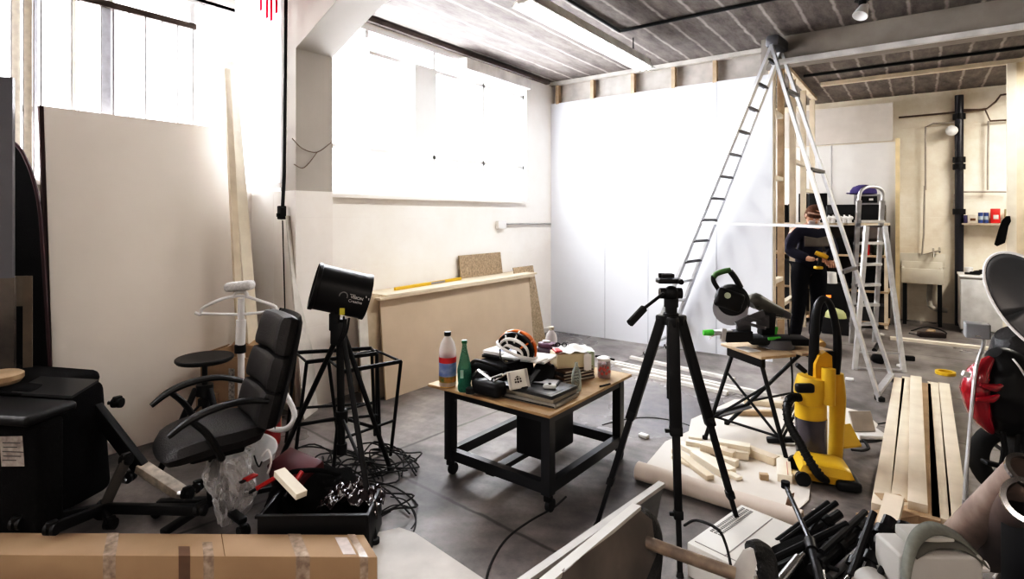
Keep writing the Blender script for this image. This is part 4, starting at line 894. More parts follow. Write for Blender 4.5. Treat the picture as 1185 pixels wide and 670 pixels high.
# white photo frame / box with dark emblem
wb_ = thing('white_box', 'small upright off-white box printed with a dark emblem', 'box', on(600, 455))
q0 = P(586.5, 426, 3.16)
Rb = Matrix.Rotation(TH+.10, 4, 'Z') @ Matrix.Rotation(math.radians(-14), 4, 'X') @ Matrix.Rotation(math.radians(-9), 4, 'Y')
XB = Matrix.Translation(P(600, 439, 3.14)+UP*.0) @ Rb
m = MB(XB); m.box((0, .012, 0), (.118, .022, .10), bev=.002); m.build('card', mat('offwhite_card', (.66, .64, .58), .6, var=.04), wb_)
m = MB(XB); m.box((-.048, 0, 0), (.012, .002, .094)).box((.048, 0, 0), (.012, .002, .094)); m.build('border', mat('border_grey', (.45, .43, .40), .6), wb_)
m = MB(XB)
for (x, z, s) in ((-.018, -.012, .010), (-.004, -.013, .011), (.011, -.012, .010), (-.018, .002, .008), (-.004, .003, .011), (.011, .002, .009), (-.004, .016, .008), (-.012, .013, .005), (.006, .013, .005)): m.box((x, -.0, z), (s, .0025, s))
m.build('emblem', mat('emblem_ink', (.06, .05, .05), .7), wb_)
single(MB().box(T(.62, .34, ZT+.06), (.12, .22, .11), R=Euler((.3, .5, au+.6)), bev=.01), 'black_pouch', M_FAB, 'black pouch lying under the right side of the helmet', 'pouch')
single(MB().beam(P(623, 428, 3.3), P(606, 450, 3.12), .03, .006), 'black_ruler', M_BLKP, 'thin black blade-like strip leaning from the helmet to the laptop', 'strip')
# dark red camera and purple box behind
pr = thing('purple_camera', 'dark purple camera with pale band beside the helmet', 'camera', T(.58, .66, ZT))
q = on(634, 428, ZT)+UP*.055; lump(pr, q+UP*.03, (.17, .10, .15), mat('purple_black', (.05, .02, .04), .4), 'body'); lump(pr, q+UP*.115, (.12, .08, .035), mat('purple_lid', (.12, .05, .09), .4), 'top_deck'); lump(pr, q-FWD*.052+UP*.05, (.085, .012, .04), mat('pale_green_grey', (.45, .47, .40), .5), 'display')
lump(pr, q+UP*.14-RT*.01, (.05, .03, .012), M_WHT, 'label')
# small black camera body near middle
sc2 = thing('small_camera', 'small black compact camera just left of the dark book stack', 'camera', on(640, 440))
q = on(640, 438, ZT); lump(sc2, q+UP*.04, (.11, .06, .07), M_BLKP, 'body'); MB().cyl(q+UP*.04, q+UP*.04-FWD*.055, .026).build('lens', M_BLK, sc2); lump(sc2, q+UP*.08, (.03, .03, .02), M_BLK, 'viewfinder')
# dark book stack under cream box
qb = on(660, 437, ZT)
for k in range(4): 
    t, X = flat('book', qb+tu*(.0)+tv*.0, .27-.01*k, .17, .018, au+math.radians(70)+.05*(k % 2), [mat('book_black', (.03, .03, .035), .5), mat('book_brown', (.14, .08, .05), .5)][k % 2], ['black book at the bottom of the stack under the cream box', 'brown book second from the bottom under the cream box', 'black book third from the bottom under the cream box', 'brown book touching the underside of the cream box'][k], 'book', ZT+.001+.0195*k, group='books under the cream box' if False else None) if False else flat('book', qb, .27-.01*k, .17, .018, au+math.radians(70)+.05*(k % 2), [mat('book_black', (.03, .03, .035), .5), mat('book_brown', (.14, .08, .05), .5)][k % 2], ['black book at the bottom of the stack under the cream box', 'brown book second from the bottom under the cream box', 'black book third from the bottom under the cream box', 'brown book touching the underside of the cream box'][k], 'book', ZT+.001+.0195*k, kids=[('page_block', (.003, 0, .009), (.265-.01*k, .171, .012), mat('pages', (.5, .47, .42), .8))])
cx_ = thing('cream_box', 'cream cardboard box with pale cloth on the dark book stack', 'box', qb+UP*.08)
Xq = Matrix.Translation(qb+UP*(ZT+.0-ZT+.08)) @ Matrix.Rotation(TH-.05, 4, 'Z'); zb = 0
Xq = Matrix.Translation(V((qb.x, qb.y, ZT+.081))) @ Matrix.Rotation(TH+.25, 4, 'Z')
m = MB(Xq); m.box((-.02, 0, .045), (.19, .15, .09), bev=.006); m.build('box_body', mat('cream_card', (.66, .58, .42), .7, var=.04), cx_)
m = MB(Xq); m.grid(lambda u, v: (-.10+.24*u, -.08+.18*v, .10+.03*math.exp(-((u-.55)**2+(v-.5)**2)*12)+.006*math.sin(u*17+v*9)), 20, 16); m.build('cloth', M_PAPER, cx_)
m = MB(Xq); m.box((.085, -.01, .035), (.025, .15, .11), bev=.004).box((.085, -.085, .035), (.05, .006, .10)); m.build('side_flap', M_PAPER, cx_)
m = MB(Xq); m.box((-.10, -.03, .108), (.045, .08, .012), bev=.003); m.build('red_label', M_RED, cx_)
gl = thing('sunglasses', 'black spectacles resting at the back of the cream box', 'glasses', qb+UP*.2)
q = Xq @ V((-.05, .04, .125))
for s in (-1, 1): MB().tube([q+RT*(s*.022+.014*math.cos(a))+UP*(.012*math.sin(a)) for a in [2*math.pi*i/16 for i in range(16)]], .004, 5, closed=True).build('lens_rim', M_BLK, gl)
MB().tube([q-RT*.05, q-RT*.05+FWD*.06-UP*.02], .003, 5).tube([q+RT*.05, q+RT*.05+FWD*.06-UP*.02], .003, 5).tube([q-RT*.01, q+RT*.01+UP*.003], .003, 5).build('arms', M_BLK, gl)
single(MB().box(on(679, 428, ZT)+UP*.067, (.08, .07, .13), R=Euler((0, 0, au)), bev=.004), 'green_carton', mat('green_carton', (.42, .48, .36), .6), 'pale green carton at the back right of the table', 'carton')
single(MB().tube([on(694, 447, ZT+.006), on(699, 446, ZT+.008), on(706, 444, ZT+.006)], .005, 6), 'pen', M_BLK, 'short black pen lying in front of the fruit jar', 'pen')
# ------------------------------------------------------------------ camera tripod
tpc = C(.765, 2.70, 0); 
tp = thing('camera_tripod', 'tall black camera tripod with pan handle standing centre right', 'tripod', tpc)
zs_ = 1.10; cz = lambda z: tpc+UP*z
MB().cyl(cz(.72), cz(1.12), .021).cyl(cz(1.075), cz(1.13), .036).cyl(cz(1.12), cz(1.175), .028).cyl(cz(.76), cz(.79), .022).build('centre_column', M_BLK, tp)
for f in (G(690, 610), G(862, 633), G(787, 668)):
    d = (f-tpc); d.z = 0; d.normalize(); s0 = cz(1.10)+d*.045
    def L(k): return s0.lerp(f, k)
    m = MB(); m.beam(L(0), L(.44), .052, .044, bev=.008); m.build('upper_leg', M_BLK, tp)
    m = MB(); m.beam(L(.42), L(.76), .034, .028, bev=.004); m.build('middle_leg', M_BLK, tp)
    m = MB(); m.beam(L(.74), L(.985), .022, .020, bev=.003); m.build('lower_leg', M_BLK, tp)
    sd = d.cross(UP); MB().beam(L(.425), L(.465), .056, .044, bev=.006).beam(L(.445), L(.445)+sd*.05, .02, .018, bev=.004).build('leg_clamp', M_BLKP, tp); MB().beam(L(.75), L(.785), .042, .036, bev=.006).beam(L(.765), L(.765)+sd*.04, .018, .016, bev=.004).build('leg_clamp', M_BLKP, tp)
    MB().cyl(L(.98), f+UP*.001, .013, .017, n=12).build('rubber_foot', M_RUB, tp)
    MB().beam(s0+UP*.02, s0-UP*.03, .05, .05, bev=.01).build('shoulder', M_BLKP, tp)
MB().ball(cz(1.225), (.038, .038, .036)).cyl(cz(1.16), cz(1.20), .034).cyl(cz(1.225)-RT*.055, cz(1.225)+RT*.05, .026).build('pan_head', M_BLKP, tp)
MB().box(cz(1.285)-RT*.01, (.115, .07, .022), R=Euler((0, 0, TH)), bev=.004).box(cz(1.31)-RT*.02, (.06, .055, .02), R=Euler((0, 0, TH)), bev=.004).cyl(cz(1.285)+RT*.03-FWD*.04, cz(1.285)+RT*.03-FWD*.065, .012).cyl(cz(1.31)-RT*.06, cz(1.31)-RT*.035, .012).build('camera_plate', M_BLKP, tp)
hp0, hp1, hp2 = cz(1.225)-RT*.04, P(745, 357, 2.55), P(729, 374, 2.50)
MB().tube([hp0, P(767, 340, 2.62), hp1], .0075, 8).build('pan_handle', M_BLK, tp); MB().tube([hp1, hp2], .018, 10).build('handle_grip', M_RUB, tp)
# ------------------------------------------------------------------ tall A-frame ladder
la = thing('tall_ladder', 'very tall aluminium A-frame ladder reaching up to the cross beam', 'ladder', C(2.5, 5.8, 0))
f1, f2 = C(1.517, 6.38), C(1.86, 6.76)                 # far section feet
r1, r2 = C(3.168, 4.84), C(3.66, 5.39)                 # near section feet
wd_ = (r2-r1).normalized(); tm = C(2.68, 5.68, 3.30)
t1, t2 = tm-wd_*.13, tm+wd_*.13
s1, s2 = tm-wd_*.17+UP*-.02, tm+wd_*.17-UP*.02
for a, b in ((f1, t1), (f2, t2)): MB().beam(a, b, .028, .075, up=wd_).build('rail', M_ALU, la)
nr = 14
for k in range(nr):
    u = (k+.7)/nr*.98; MB().beam(f1.lerp(t1, u), f2.lerp(t2, u), .035, .028).build('rung', M_ALD if k > 3 else M_ALU, la)
for a, b in ((r1, s1), (r2, s2)): MB().beam(a, b, .028, .065, up=wd_).build('rail', M_ALU, la)
for u in (.02, .33, .62, .86): MB().beam(r1.lerp(s1, u), r2.lerp(s2, u), .05, .03).build('rung', M_ALD if u > .1 else M_ALU, la)
for a, b in ((r1, s1), (r2, s2)): MB().beam(a.lerp(b, .30)+wd_*.04, a.lerp(b, .66)+wd_*.04, .02, .05, up=wd_).build('inner_rail', M_ALD, la)
MB().box(tm+UP*.03, (.34, .13, .12), R=Euler((0, 0, math.atan2(wd_.y, wd_.x))), bev=.03).build('top_hinge', M_ALD, la)
sa = f1.lerp(t1, (1.52)/3.3); sb = r1.lerp(s1, 1.50/3.3); MB().beam(sa, sb, .03, .022).build('spreader_bar', M_ALU, la)
sa = f2.lerp(t2, (1.52)/3.3); sb = r2.lerp(s2, 1.50/3.3); MB().beam(sa, sb, .02, .015).build('spreader_bar', M_ALU, la)
for f in (f1, f2, r1, r2): MB().box(f+UP*.02, (.05, .08, .04), R=Euler((0, 0, TH)), bev=.008).build('foot', M_RUB, la)
# ------------------------------------------------------------------ folding workbench with mitre saw
zw = .66
w0, w1, w2 = G(834, 397, zw), G(881, 413, zw), G(914, 391, zw)
wu = (w1-w0); LWU = wu.length; wu.normalize(); wv = UP.cross(wu); LWV = (w2-w1).dot(wv)
def W(a, b, z=0.): return V((w0.x, w0.y, 0))+wu*a+wv*b+UP*z
wb = thing('folding_workbench', 'folding black workbench with plywood top under the mitre saw', 'workbench', W(LWU/2, LWV/2))
m = MB(); m.slab(W(0, 0, zw-.02), wu*LWU, wv*LWV*.46, UP*.02, .003); m.build('worktop', M_PINE2, wb)
m = MB(); m.slab(W(0, LWV*.54, zw-.02), wu*LWU, wv*LWV*.46, UP*.02, .003); m.build('worktop', M_PINE2, wb)
MB().slab(W(.03, .03, zw-.085), wu*(LWU-.06), wv*.03, UP*.06, .003).build('jaw', M_BLKP, wb); MB().slab(W(.03, LWV-.06, zw-.085), wu*(LWU-.06), wv*.03, UP*.06, .003).build('jaw', M_BLKP, wb)
feet = [G(816, 509), G(912, 540), G(841, 492), G(917, 468)]
tops = [W(.06, .05, zw-.08), W(LWU-.05, .05, zw-.08), W(.16, LWV-.05, zw-.08), W(LWU-.05, LWV-.05, zw-.08)]
for f, t in zip(feet, tops): MB().tube([t, f+UP*.01], .014, 10).cyl(f+UP*.03, f, .019, n=12).build('leg', M_BLK, wb)
for (i, j, a, b) in ((0, 1, .2, .75), (1, 0, .2, .75), (0, 2, .7, .7), (1, 3, .7, .7), (2, 3, .65, .65), (3, 1, .15, .75), (0, 1, .72, .72)):
    MB().tube([tops[i].lerp(feet[i], a), tops[j].lerp(feet[j], b)], .009, 8).build('brace', M_BLK, wb)
MB().beam(tops[2].lerp(feet[2], .72), tops[0].lerp(feet[0], .72), .09, .012).build('step', M_ALD, wb)
single(MB().slab(W(.16, .00, zw+.001), wu*.14, wv*.10, UP*.004), 'paper_sheet', M_PAPER, 'small white paper sheet on the workbench front edge', 'paper')
ms = thing('mitre_saw', 'green and black mitre saw with raised cutting head on the workbench', 'mitre saw', W(LWU/2, LWV/2, zw))
d0 = FWD.copy()
def S(px, py, t=4.0): return P(px, py, t)
zb_ = zw+.001
bc_ = W(LWU/2, LWV*.5, 0); bx = RT
tS = (bc_-V((0, 0, 0))).dot(FWD)
def Sx(px, py, dt=0.): return P(px, py, tS+dt)
m = MB(); m.cyl(V((bc_.x, bc_.y, zb_)), V((bc_.x, bc_.y, zb_+.06)), .12, .11, n=28); m.build('turntable', M_ALD, ms)
m = MB(); p = V((bc_.x, bc_.y, zb_+.05)); m.box(p, (.40, .17, .05), R=Euler((0, 0, TH-.1)), bev=.012); m.beam(Sx(838, 389, -.02), Sx(868, 388, -.02), .10, .07).build('base', M_BLK, ms)
m = MB(); m.slab(Sx(853, 383, .0), bx*.10, FWD*.02, UP*.09).slab(Sx(876, 380, .0), bx*.09, FWD*.02, UP*.09, .004); m.beam(Sx(852, 376, -.09), Sx(884, 362, -.09), .02, .045).beam(Sx(856, 372, -.10), Sx(886, 380, -.10), .015, .02).beam(Sx(864, 368, -.11), Sx(880, 372, -.11), .03, .02); m.build('fence', M_ALD, ms)
m = MB(); m.beam(Sx(826, 384, -.02), Sx(846, 383, -.02), .06, .02).beam(Sx(836, 395, -.05), Sx(838, 380, -.05), .03, .03); m.build('extension_arm', M_ALU, ms)
MB().cyl(Sx(814, 385, -.02), Sx(825, 385, -.02), .02, .024).build('green_knob', M_GRN, ms)
MB().tube([Sx(821, 392, -.04), Sx(826, 388, -.04), Sx(834, 387, -.04)], .005, 6, smooth=3).build('lever', M_CHR, ms)
MB().beam(Sx(886, 388, .08), Sx(888, 360, .08), .09, .10, bev=.015).build('column', M_BLKP, ms)
MB().beam(Sx(895, 392, .06), Sx(898, 378, .06), .02, .03, bev=.006).build('clamp', M_GRN, ms); MB().beam(Sx(889, 392, -.08), Sx(903, 391, -.06), .02, .02, bev=.005).build('clamp_lever', M_GRN, ms)
for dz in (0, 6): MB().cyl(Sx(861, 366+dz*.2, .02+dz*.01), Sx(911, 367+dz*.2, .10+dz*.01), .011).build('slide_rail', M_CHR, ms)
m = MB(); m.tube([Sx(868, 352, .04), Sx(874, 348, .05), Sx(888, 355, .07), Sx(905, 361, .08)], [.045, .058, .052, .028], 12, smooth=4); m.build('motor_arm', mat('saw_grey', (.10, .10, .09), .4), ms)
m = MB(); m.beam(Sx(903, 361, .08), Sx(913, 366, .1), .06, .05, bev=.012); m.build('rear_block', M_ALD, ms)
hx = Sx(847, 348, 0); ax1 = (FWD+RT*.35).normalized()
m = MB(); m.lathe([(0, -.04), (.10, -.04), (.118, -.02), (.118, .03), (.10, .045), (0, .045)], hx, ax=ax1, n=32); m.build('blade_guard', M_BLKP, ms)
m = MB(); m.lathe([(0, -.012), (.118, -.012), (.118, .012), (0, .012)], Sx(845, 357, -.02), ax=ax1, n=36); m.build('blade_cover', mat('saw_lightgrey', (.34, .34, .36), .4), ms)
m = MB(); m.box(Sx(844, 347, -.07), (.20, .05, .135), R=Euler((0, math.radians(18), TH)), bev=.025, seg=3); m.build('head_cover', M_BLKP, ms)
m = MB(); m.cyl(Sx(842, 342, -.09), Sx(842, 342, -.11), .022, n=18); m.build('badge', mat('badge', (.35, .38, .28), .4), ms)
m = MB(); m.tube([Sx(833, 337, -.03), Sx(826, 326, -.03), Sx(825.5, 319, -.03)], .016, 10, smooth=4).tube([Sx(845, 314, -.03), Sx(851, 322, -.03), Sx(857, 333, -.03)], .021, 10, smooth=4); m.build('handle', M_BLKP, ms)
m = MB(); m.tube([Sx(825.5, 321, -.03), Sx(829, 317, -.03), Sx(837, 314, -.03), Sx(845, 312.5, -.03)], .019, 10, smooth=4); m.build('green_grip', mat('grip_green', (.06, .14, .04), .5), ms)
MB().tube([Sx(912, 370, .1), Sx(914, 400, .0), Sx(917, 440, 0), Sx(915, 470, 0)], .006, 6, smooth=5).build('power_cord', M_RUB, ms)
# ------------------------------------------------------------------ upright vacuum cleaner
vcu = thing('upright_vacuum', 'yellow upright vacuum cleaner with black hose standing on the paper edge', 'vacuum cleaner', G(955, 552))
tv_ = 3.55
def Q(px, py, dt=0.): return P(px, py, tv_+dt)
m = MB(); m.tube([Q(938, 468), Q(938, 452), Q(940, 436)], [.085, .098, .085], 20, smooth=4); m.tube([Q(938, 484), Q(938, 466)], .092, 20); m.build('motor_housing', M_YEL, vcu)
m = MB(); m.tube([Q(949, 526, -.02), Q(938, 526, -.0)], .01, 6); m.cyl(Q(939, 524), Q(938, 482), .088, .093, n=28); m.build('dust_bin', mat('smoky_bin', (.06, .055, .075), .15, coat=.5), vcu)
m = MB(); m.tube([Q(966, 535, .06), Q(968, 500, .06), Q(969, 460, .07), Q(967, 432, .08)], [.05, .052, .06, .055], 14, smooth=4, flat=.8); m.build('spine', M_YEL, vcu)
m = MB(); m.cyl(Q(958, 468, -.07), Q(959, 426, -.05), .042, .04, n=20); m.build('tool_tube', M_YEL, vcu)
m = MB(); m.prism([Q(px, py, -.02) for px, py in ((944, 438), (944, 422), (948, 412), (956, 407), (963, 412), (964, 438))], FWD*.05); m.build('crest', mat('yellow_ochre', (.62, .36, .02), .4), vcu)
m = MB(); m.tube([Q(941, 436, .04), Q(942, 400, .03), Q(944, 365, .02), Q(948, 350, .02), Q(955, 346, .03), Q(962, 356, .04), Q(968, 382, .05), Q(969, 408, .06), Q(966, 436, .07)], [.030, .030, .026, .023, .021, .021, .023, .026, .028], 12, smooth=5); m.build('handle_loop', M_BLKP, vcu)
m = MB(); m.slab(Q(944, 432, .05), RT*.12, FWD*.03, UP*.14); m.build('handle_web', M_BLKP, vcu)
MB().box(Q(931, 449, -.09), (.11, .05, .055), R=Euler((0, 0, TH)), bev=.015, seg=3).box(Q(927, 426, -.02), (.08, .03, .03), R=Euler((0, math.radians(40), TH)), bev=.01).build('clip', M_BLKP, vcu)
m = MB(); base_c = G(952, 556)
Xv = frame(base_c, C(.85, -.25)); 
m = MB(Xv); pad(m, .29, .23, .12, lambda x, y, z: V((x, y, .075+z-.06*x))); m.build('floor_head', M_YEL, vcu)
m = MB(Xv); m.box((.11, -.02, .035), (.13, .25, .06), bev=.02, seg=3).cyl((-.13, -.10, .045), (-.13, -.13, .045), .042, n=20).cyl((-.13, .10, .045), (-.13, .13, .045), .042, n=20); m.build('brush_housing', M_BLKP, vcu)
m = MB(); m.tube([Q(930, 461, -.02), Q(917, 460, -.05), Q(911, 470, -.10), Q(913, 490, -.14), Q(925, 512, -.2), Q(938, 535, -.25), Q(950, 552, -.28), Q(962, 556, -.2)], .024, 12, smooth=8); m.build('hose', M_BLKP, vcu)
m = MB(); pts = cr([Q(930, 461, -.02), Q(917, 460, -.05), Q(911, 470, -.10), Q(913, 490, -.14), Q(925, 512, -.2), Q(938, 535, -.25), Q(950, 552, -.28)], 8)
for p0, p1 in zip(pts[::2], pts[1::2]): m.cyl(p0, p0.lerp(p1, .5), .028, n=12)
m.build('hose_rings', M_BLKP, vcu)
m = MB(); m.beam(G(887, 512)+UP*.02, G(928, 517)+UP*.05, .05, .035, bev=.01); m.cyl(G(928, 517)+UP*.05, G(940, 524)+UP*.08, .02); m.build('crevice_tool', M_BLKP, vcu)
yb_ = thing('yellow_dustpan', 'yellow plastic tray tilted behind the vacuum cleaner', 'dustpan', G(985, 520))
m = MB(); m.prism([P(968, 518, 3.72), P(972, 492, 3.85), P(984, 490, 3.9), P(997, 515, 3.8)], UP*-.012); m.build('pan', M_YEL, yb_)
single(MB().tube([G(975, 507), G(985, 502), G(997, 508), G(1005, 518), G(998, 522), G(985, 521)], .011, 8, smooth=6), 'cable', M_RUB, 'thick black cable looping beside the yellow tray', 'cable')
# ================================================================== BACK AND RIGHT
# ---- step ladder
sl = thing('step_ladder', 'small aluminium step ladder with rounded top hoop before the dark shelving', 'ladder', G(1015, 420))
fa, fb = G(989, 428), G(1046, 431); ga, gb2 = G(995, 392), G(1013, 388)
ta, tb2 = P(994, 232, 6.35), P(1021, 232, 6.45)
zt_ = ta.z; tb2.z = zt_
for a, b in ((fa, P(1003, 262, 6.1)), (fb, P(1024, 262, 6.2))): MB().beam(a, b, .03, .045, up=RT).build('support_leg', M_ALU, sl)
for a, b in ((P(985, 395, 7.05), ta), (P(1012, 395, 7.1), tb2)):
    a.z = .0; MB().beam(a, b, .03, .05, up=RT).build('rail', M_ALU, sl)
la_, lb_2 = P(985, 395, 7.05), P(1012, 395, 7.1); la_.z = lb_2.z = 0
for k in range(6):
    u = .14+k*.145; MB().beam(la_.lerp(ta, u), lb_2.lerp(tb2, u), .10, .03).build('step', M_ALU, sl)
m = MB(); m.tube([ta, P(996, 222, 6.36), P(1002, 217, 6.38), P(1010, 216, 6.4), P(1018, 218, 6.43), P(1022, 224, 6.44), tb2], .018, 8, smooth=4); m.build('top_hoop', M_ALU, sl)
MB().beam(fa.lerp(P(1003, 262, 6.1), .12), fb.lerp(P(1024, 262, 6.2), .12), .02, .02).build('cross_bar', M_ALU, sl)
MB().beam(fa+UP*.02, fb+UP*.02, .02, .02).build('base_bar', M_ALU, sl)
MB().box(P(1009, 262, 6.35), (.26, .16, .02), R=Euler((0, 0, TH))).build('platform', M_ALD, sl)
# ---- dark shelving at back
sh = thing('shelving_unit', 'dark timber shelving loaded with black bags behind the ladders', 'shelving', (-.72, 9.6, 0))
SX0, SX1 = -2.1, -.36
m = MB(); m.box(((SX0+SX1)/2, 9.88, .74), (SX1-SX0, .02, 1.48)); m.build('back_panel', mat('dark_ply', (.06, .05, .045), .8), sh)
for z in (.08, .52, 1.02, 1.47): MB().box(((SX0+SX1)/2, 9.62, z), (SX1-SX0, .5, .03)).build('shelf', M_PINE if z > 1.2 else M_PINE2, sh)
for x in (SX0+.03, -1.25, SX1-.03): MB().box((x, 9.40, .74), (.045, .045, 1.46)).build('upright', M_PINE, sh); 
bl2 = mat('dark_grey_box', (.03, .03, .034), .6)
def dk(name, lab, cat, px0, px1, py0, py1, y, m_, dy=.25, bev=.02):
    a, b = WY(px0, py0, y), WY(px1, py1, y); c = (a+b)/2
    return single(MB().box((c.x, y+dy/2, c.z), (abs(b.x-a.x), dy, abs(a.z-b.z)), bev=bev, seg=3), name, m_, lab, cat)
dk('storage_bin', 'long black storage bin on top of the dark shelving behind the ladder', 'bin', 956, 1024, 237, 257.5, 9.42, M_BLKP, .35)
dk('monitor', 'black panel upright on the shelving above the worker head', 'screen', 936, 957, 224, 257.5, 9.5, M_BLK, .05, .005)
dk('black_box', 'black upright box left of the worker head behind the studs', 'box', 899, 911, 237, 257.5, 9.45, M_BLK, .2)
dk('black_box', 'narrow black upright box between two studs left of the worker', 'box', 912, 918, 236, 257.5, 9.45, M_BLK, .2, .01)
dk('black_box', 'black upright box on the shelf just left of the worker head', 'box', 924, 934, 224, 257.5, 9.52, M_BLK, .2, .01)
dk('dark_bag', 'black bag filling the middle shelf behind the ladder rails', 'bag', 965, 990, 275, 300, 9.42, M_FAB, .35, .06)
dk('dark_bag', 'round dark green bag on the shelf behind the step ladder', 'bag', 1008, 1023, 281, 299, 9.42, mat('dark_green_bag', (.03, .04, .02), .8), .3, .07)
dk('grey_crate', 'brownish grey crate under the top shelf behind the step ladder', 'crate', 996, 1026, 261, 277, 9.41, mat('grey_brown_crate', (.14, .12, .11), .7), .3)
dk('red_toolbox', 'red tool box on the dark shelf behind the step ladder', 'toolbox', 999, 1006, 283, 296, 9.40, M_RED, .2, .01)
dk('dark_bag', 'black holdall on the low shelf behind the step ladder', 'bag', 985, 1024, 312, 345, 9.41, M_FAB, .35, .06)
dk('dark_bag', 'large black bag on the low shelf right of the worker', 'bag', 956, 984, 318, 346, 9.41, M_FAB, .35, .06)
dk('dark_box', 'black box under the low shelf right of the worker', 'box', 952, 984, 352, 376, 9.40, bl2, .35)
dk('dark_box', 'black box under the low shelf behind the step ladder', 'box', 988, 1024, 352, 378, 9.41, bl2, .35)
dk('dark_box', 'black box in the shelving behind the worker legs', 'box', 900, 924, 300, 345, 9.41, bl2, .35)
dk('clutter_box', 'dark box with red mark between partition edge and brown stud', 'box', 896, 904, 300, 316, 9.3, mat('navy_box', (.05, .05, .12), .6), .2, .01)
dk('white_cup', 'small white cup standing on the shelf behind the step ladder top', 'cup', 1017, 1022, 252, 257.6, 9.41, M_WHT, .06, .015)
tb_ = thing('top_tool_box', 'grey framed black tool case on the bin behind the ladder hoop', 'case', WY(1003, 237, 9.42))
a, b = WY(988, 225, 9.42), WY(1019, 237, 9.42); c = (a+b)/2
MB().box((c.x, 9.55, c.z), (b.x-a.x, .26, a.z-b.z), bev=.01).build('case_body', mat('mid_grey', (.35, .35, .36), .5), tb_); MB().box((c.x, 9.415, c.z), ((b.x-a.x)*.75, .012, (a.z-b.z)*.6)).build('front_panel', M_BLK, tb_); MB().box((c.x+.05, 9.405, c.z), (.05, .01, .03)).build('latch', M_WHT, tb_)
cp = thing('baseball_cap', 'dark purple cap resting on the tool case behind the ladder hoop', 'cap', WY(1000, 225, 9.42))
c = WY(999, 224.5, 9.52); MB().lathe([(.17, 0), (.165, .05), (.13, .10), (.06, .13), (0, .135)], c, n=24).build('crown', mat('purple_cloth', (.06, .045, .16), .9), cp); MB().box(c+V((-.12, -.08, .01)), (.16, .12, .015), bev=.006).build('peak', MATS['purple_cloth'], cp)
for i, px_ in enumerate((959, 964, 971, 977, 983)):
    p = WY(px_, 257.5, 9.36); single(MB().lathe([(0, 0), (.03, 0), (.03, .08), (.012, .10), (.012, .12), (0, .12)], V((p.x, p.y+.0, 1.485)), n=12).ball((p.x+.02, p.y, 1.56), .03), 'spray_bottle', M_WHT, ['small white bottle on the shelf edge right of the worker shoulder', 'second white bottle right of the worker on the shelf edge', 'middle white bottle on the shelf edge between ladder rails', 'fourth white bottle on the shelf edge behind ladder rail', 'rightmost small white bottle on the shelf edge before the bin'][i], 'bottle', 'white bottles on the shelf edge')
# mid-floor objects near the shelving: compressor and white machine
cmp_ = thing('compressor', 'black machine with white top and orange lamp right of the worker', 'machine', G(962, 385))
c = WY(960, 335, 8.75); MB().box((c.x, 8.85, .42), (.42, .30, .50), bev=.03).build('body', M_BLKP, cmp_); c2_ = WY(962, 313, 8.7)
MB().cyl((c.x, 8.8, .67), (c.x, 8.8, .82), .09, .075).build('white_top', M_WHT, cmp_); MB().beam((c.x-.18, 8.7, .72), (c.x-.02, 8.75, .76), .05, .04, bev=.01).build('handle', M_WHT, cmp_)
MB().box((c.x-.02, 8.695, .50), (.09, .01, .03)).build('lamp_strip', emis('orange_led', (1, .25, .05), 1.2), cmp_); MB().box((c.x, 8.85, .09), (.36, .26, .16)).build('stand', M_BLK, cmp_)
lp_ = WY(950, 345, 8.65); 
yg = thing('green_yellow_helmet', 'pale green and white hard hat on the floor by the shelving', 'hard hat', G(970, 372))
c = WY(966, 366, 8.6); c.z = .22; MB().box((c.x, 8.75, .11), (.32, .24, .22), bev=.01).build('stand_box', bl2, yg)
MB().lathe([(.13, 0), (.12, .06), (.09, .10), (0, .13)], c+V((0, .1, 0)), n=24).build('shell', mat('pale_lime', (.55, .58, .30), .5), yg)
# ---- sink
sk = thing('butler_sink', 'white ceramic butler sink on legs against the stained far wall', 'sink', (far(1067, 300).x, 10.2, 0))
a, b = WY(1043, 310, 10.05), WY(1092, 330, 10.05); cxk = (a.x+b.x)/2; wk = b.x-a.x
M_SNK = mat('sink_glaze', (.66, .62, .54), .3, var=.05)
m = MB(); z0, z1 = b.z, a.z
m.box((cxk, 10.06, (z0+z1)/2), (wk, .03, z1-z0), bev=.008).box((cxk, 10.42, (z0+z1)/2+.04), (wk, .03, z1-z0+.08), bev=.008).box((a.x+.015, 10.24, (z0+z1)/2), (.03, .38, z1-z0), bev=.008).box((b.x-.015, 10.24, (z0+z1)/2), (.03, .38, z1-z0), bev=.008).box((cxk, 10.24, z0+.015), (wk-.02, .38, .03)); m.build('basin', M_SNK, sk)
m = MB(); m.box((cxk, 10.46, z1+.10), (wk+.06, .03, .20), bev=.006); m.build('splashback', M_SNK, sk)
for x in (a.x+.04, b.x-.04):
    for y in (10.1, 10.4): m = MB(); m.box((x, y, z0/2), (.045, .045, z0)); m.build('leg', M_BLK, sk)
MB().tube([(cxk+.1, 10.42, z0), (cxk+.1, 10.42, .25), (cxk+.3, 10.42, .2)], .035, 10, smooth=4).build('waste_pipe', mat('white_pipe', (.5, .47, .42), .5), sk)
MB().tube([far(1080, 288), far(1080, 292)+V((0, -.15, 0)), far(1080, 297)+V((0, -.17, 0))], .014, 8).tube([far(1087, 287), far(1087, 291)+V((0, -.15, 0))], .014, 8).build('tap', M_CHR, sk)
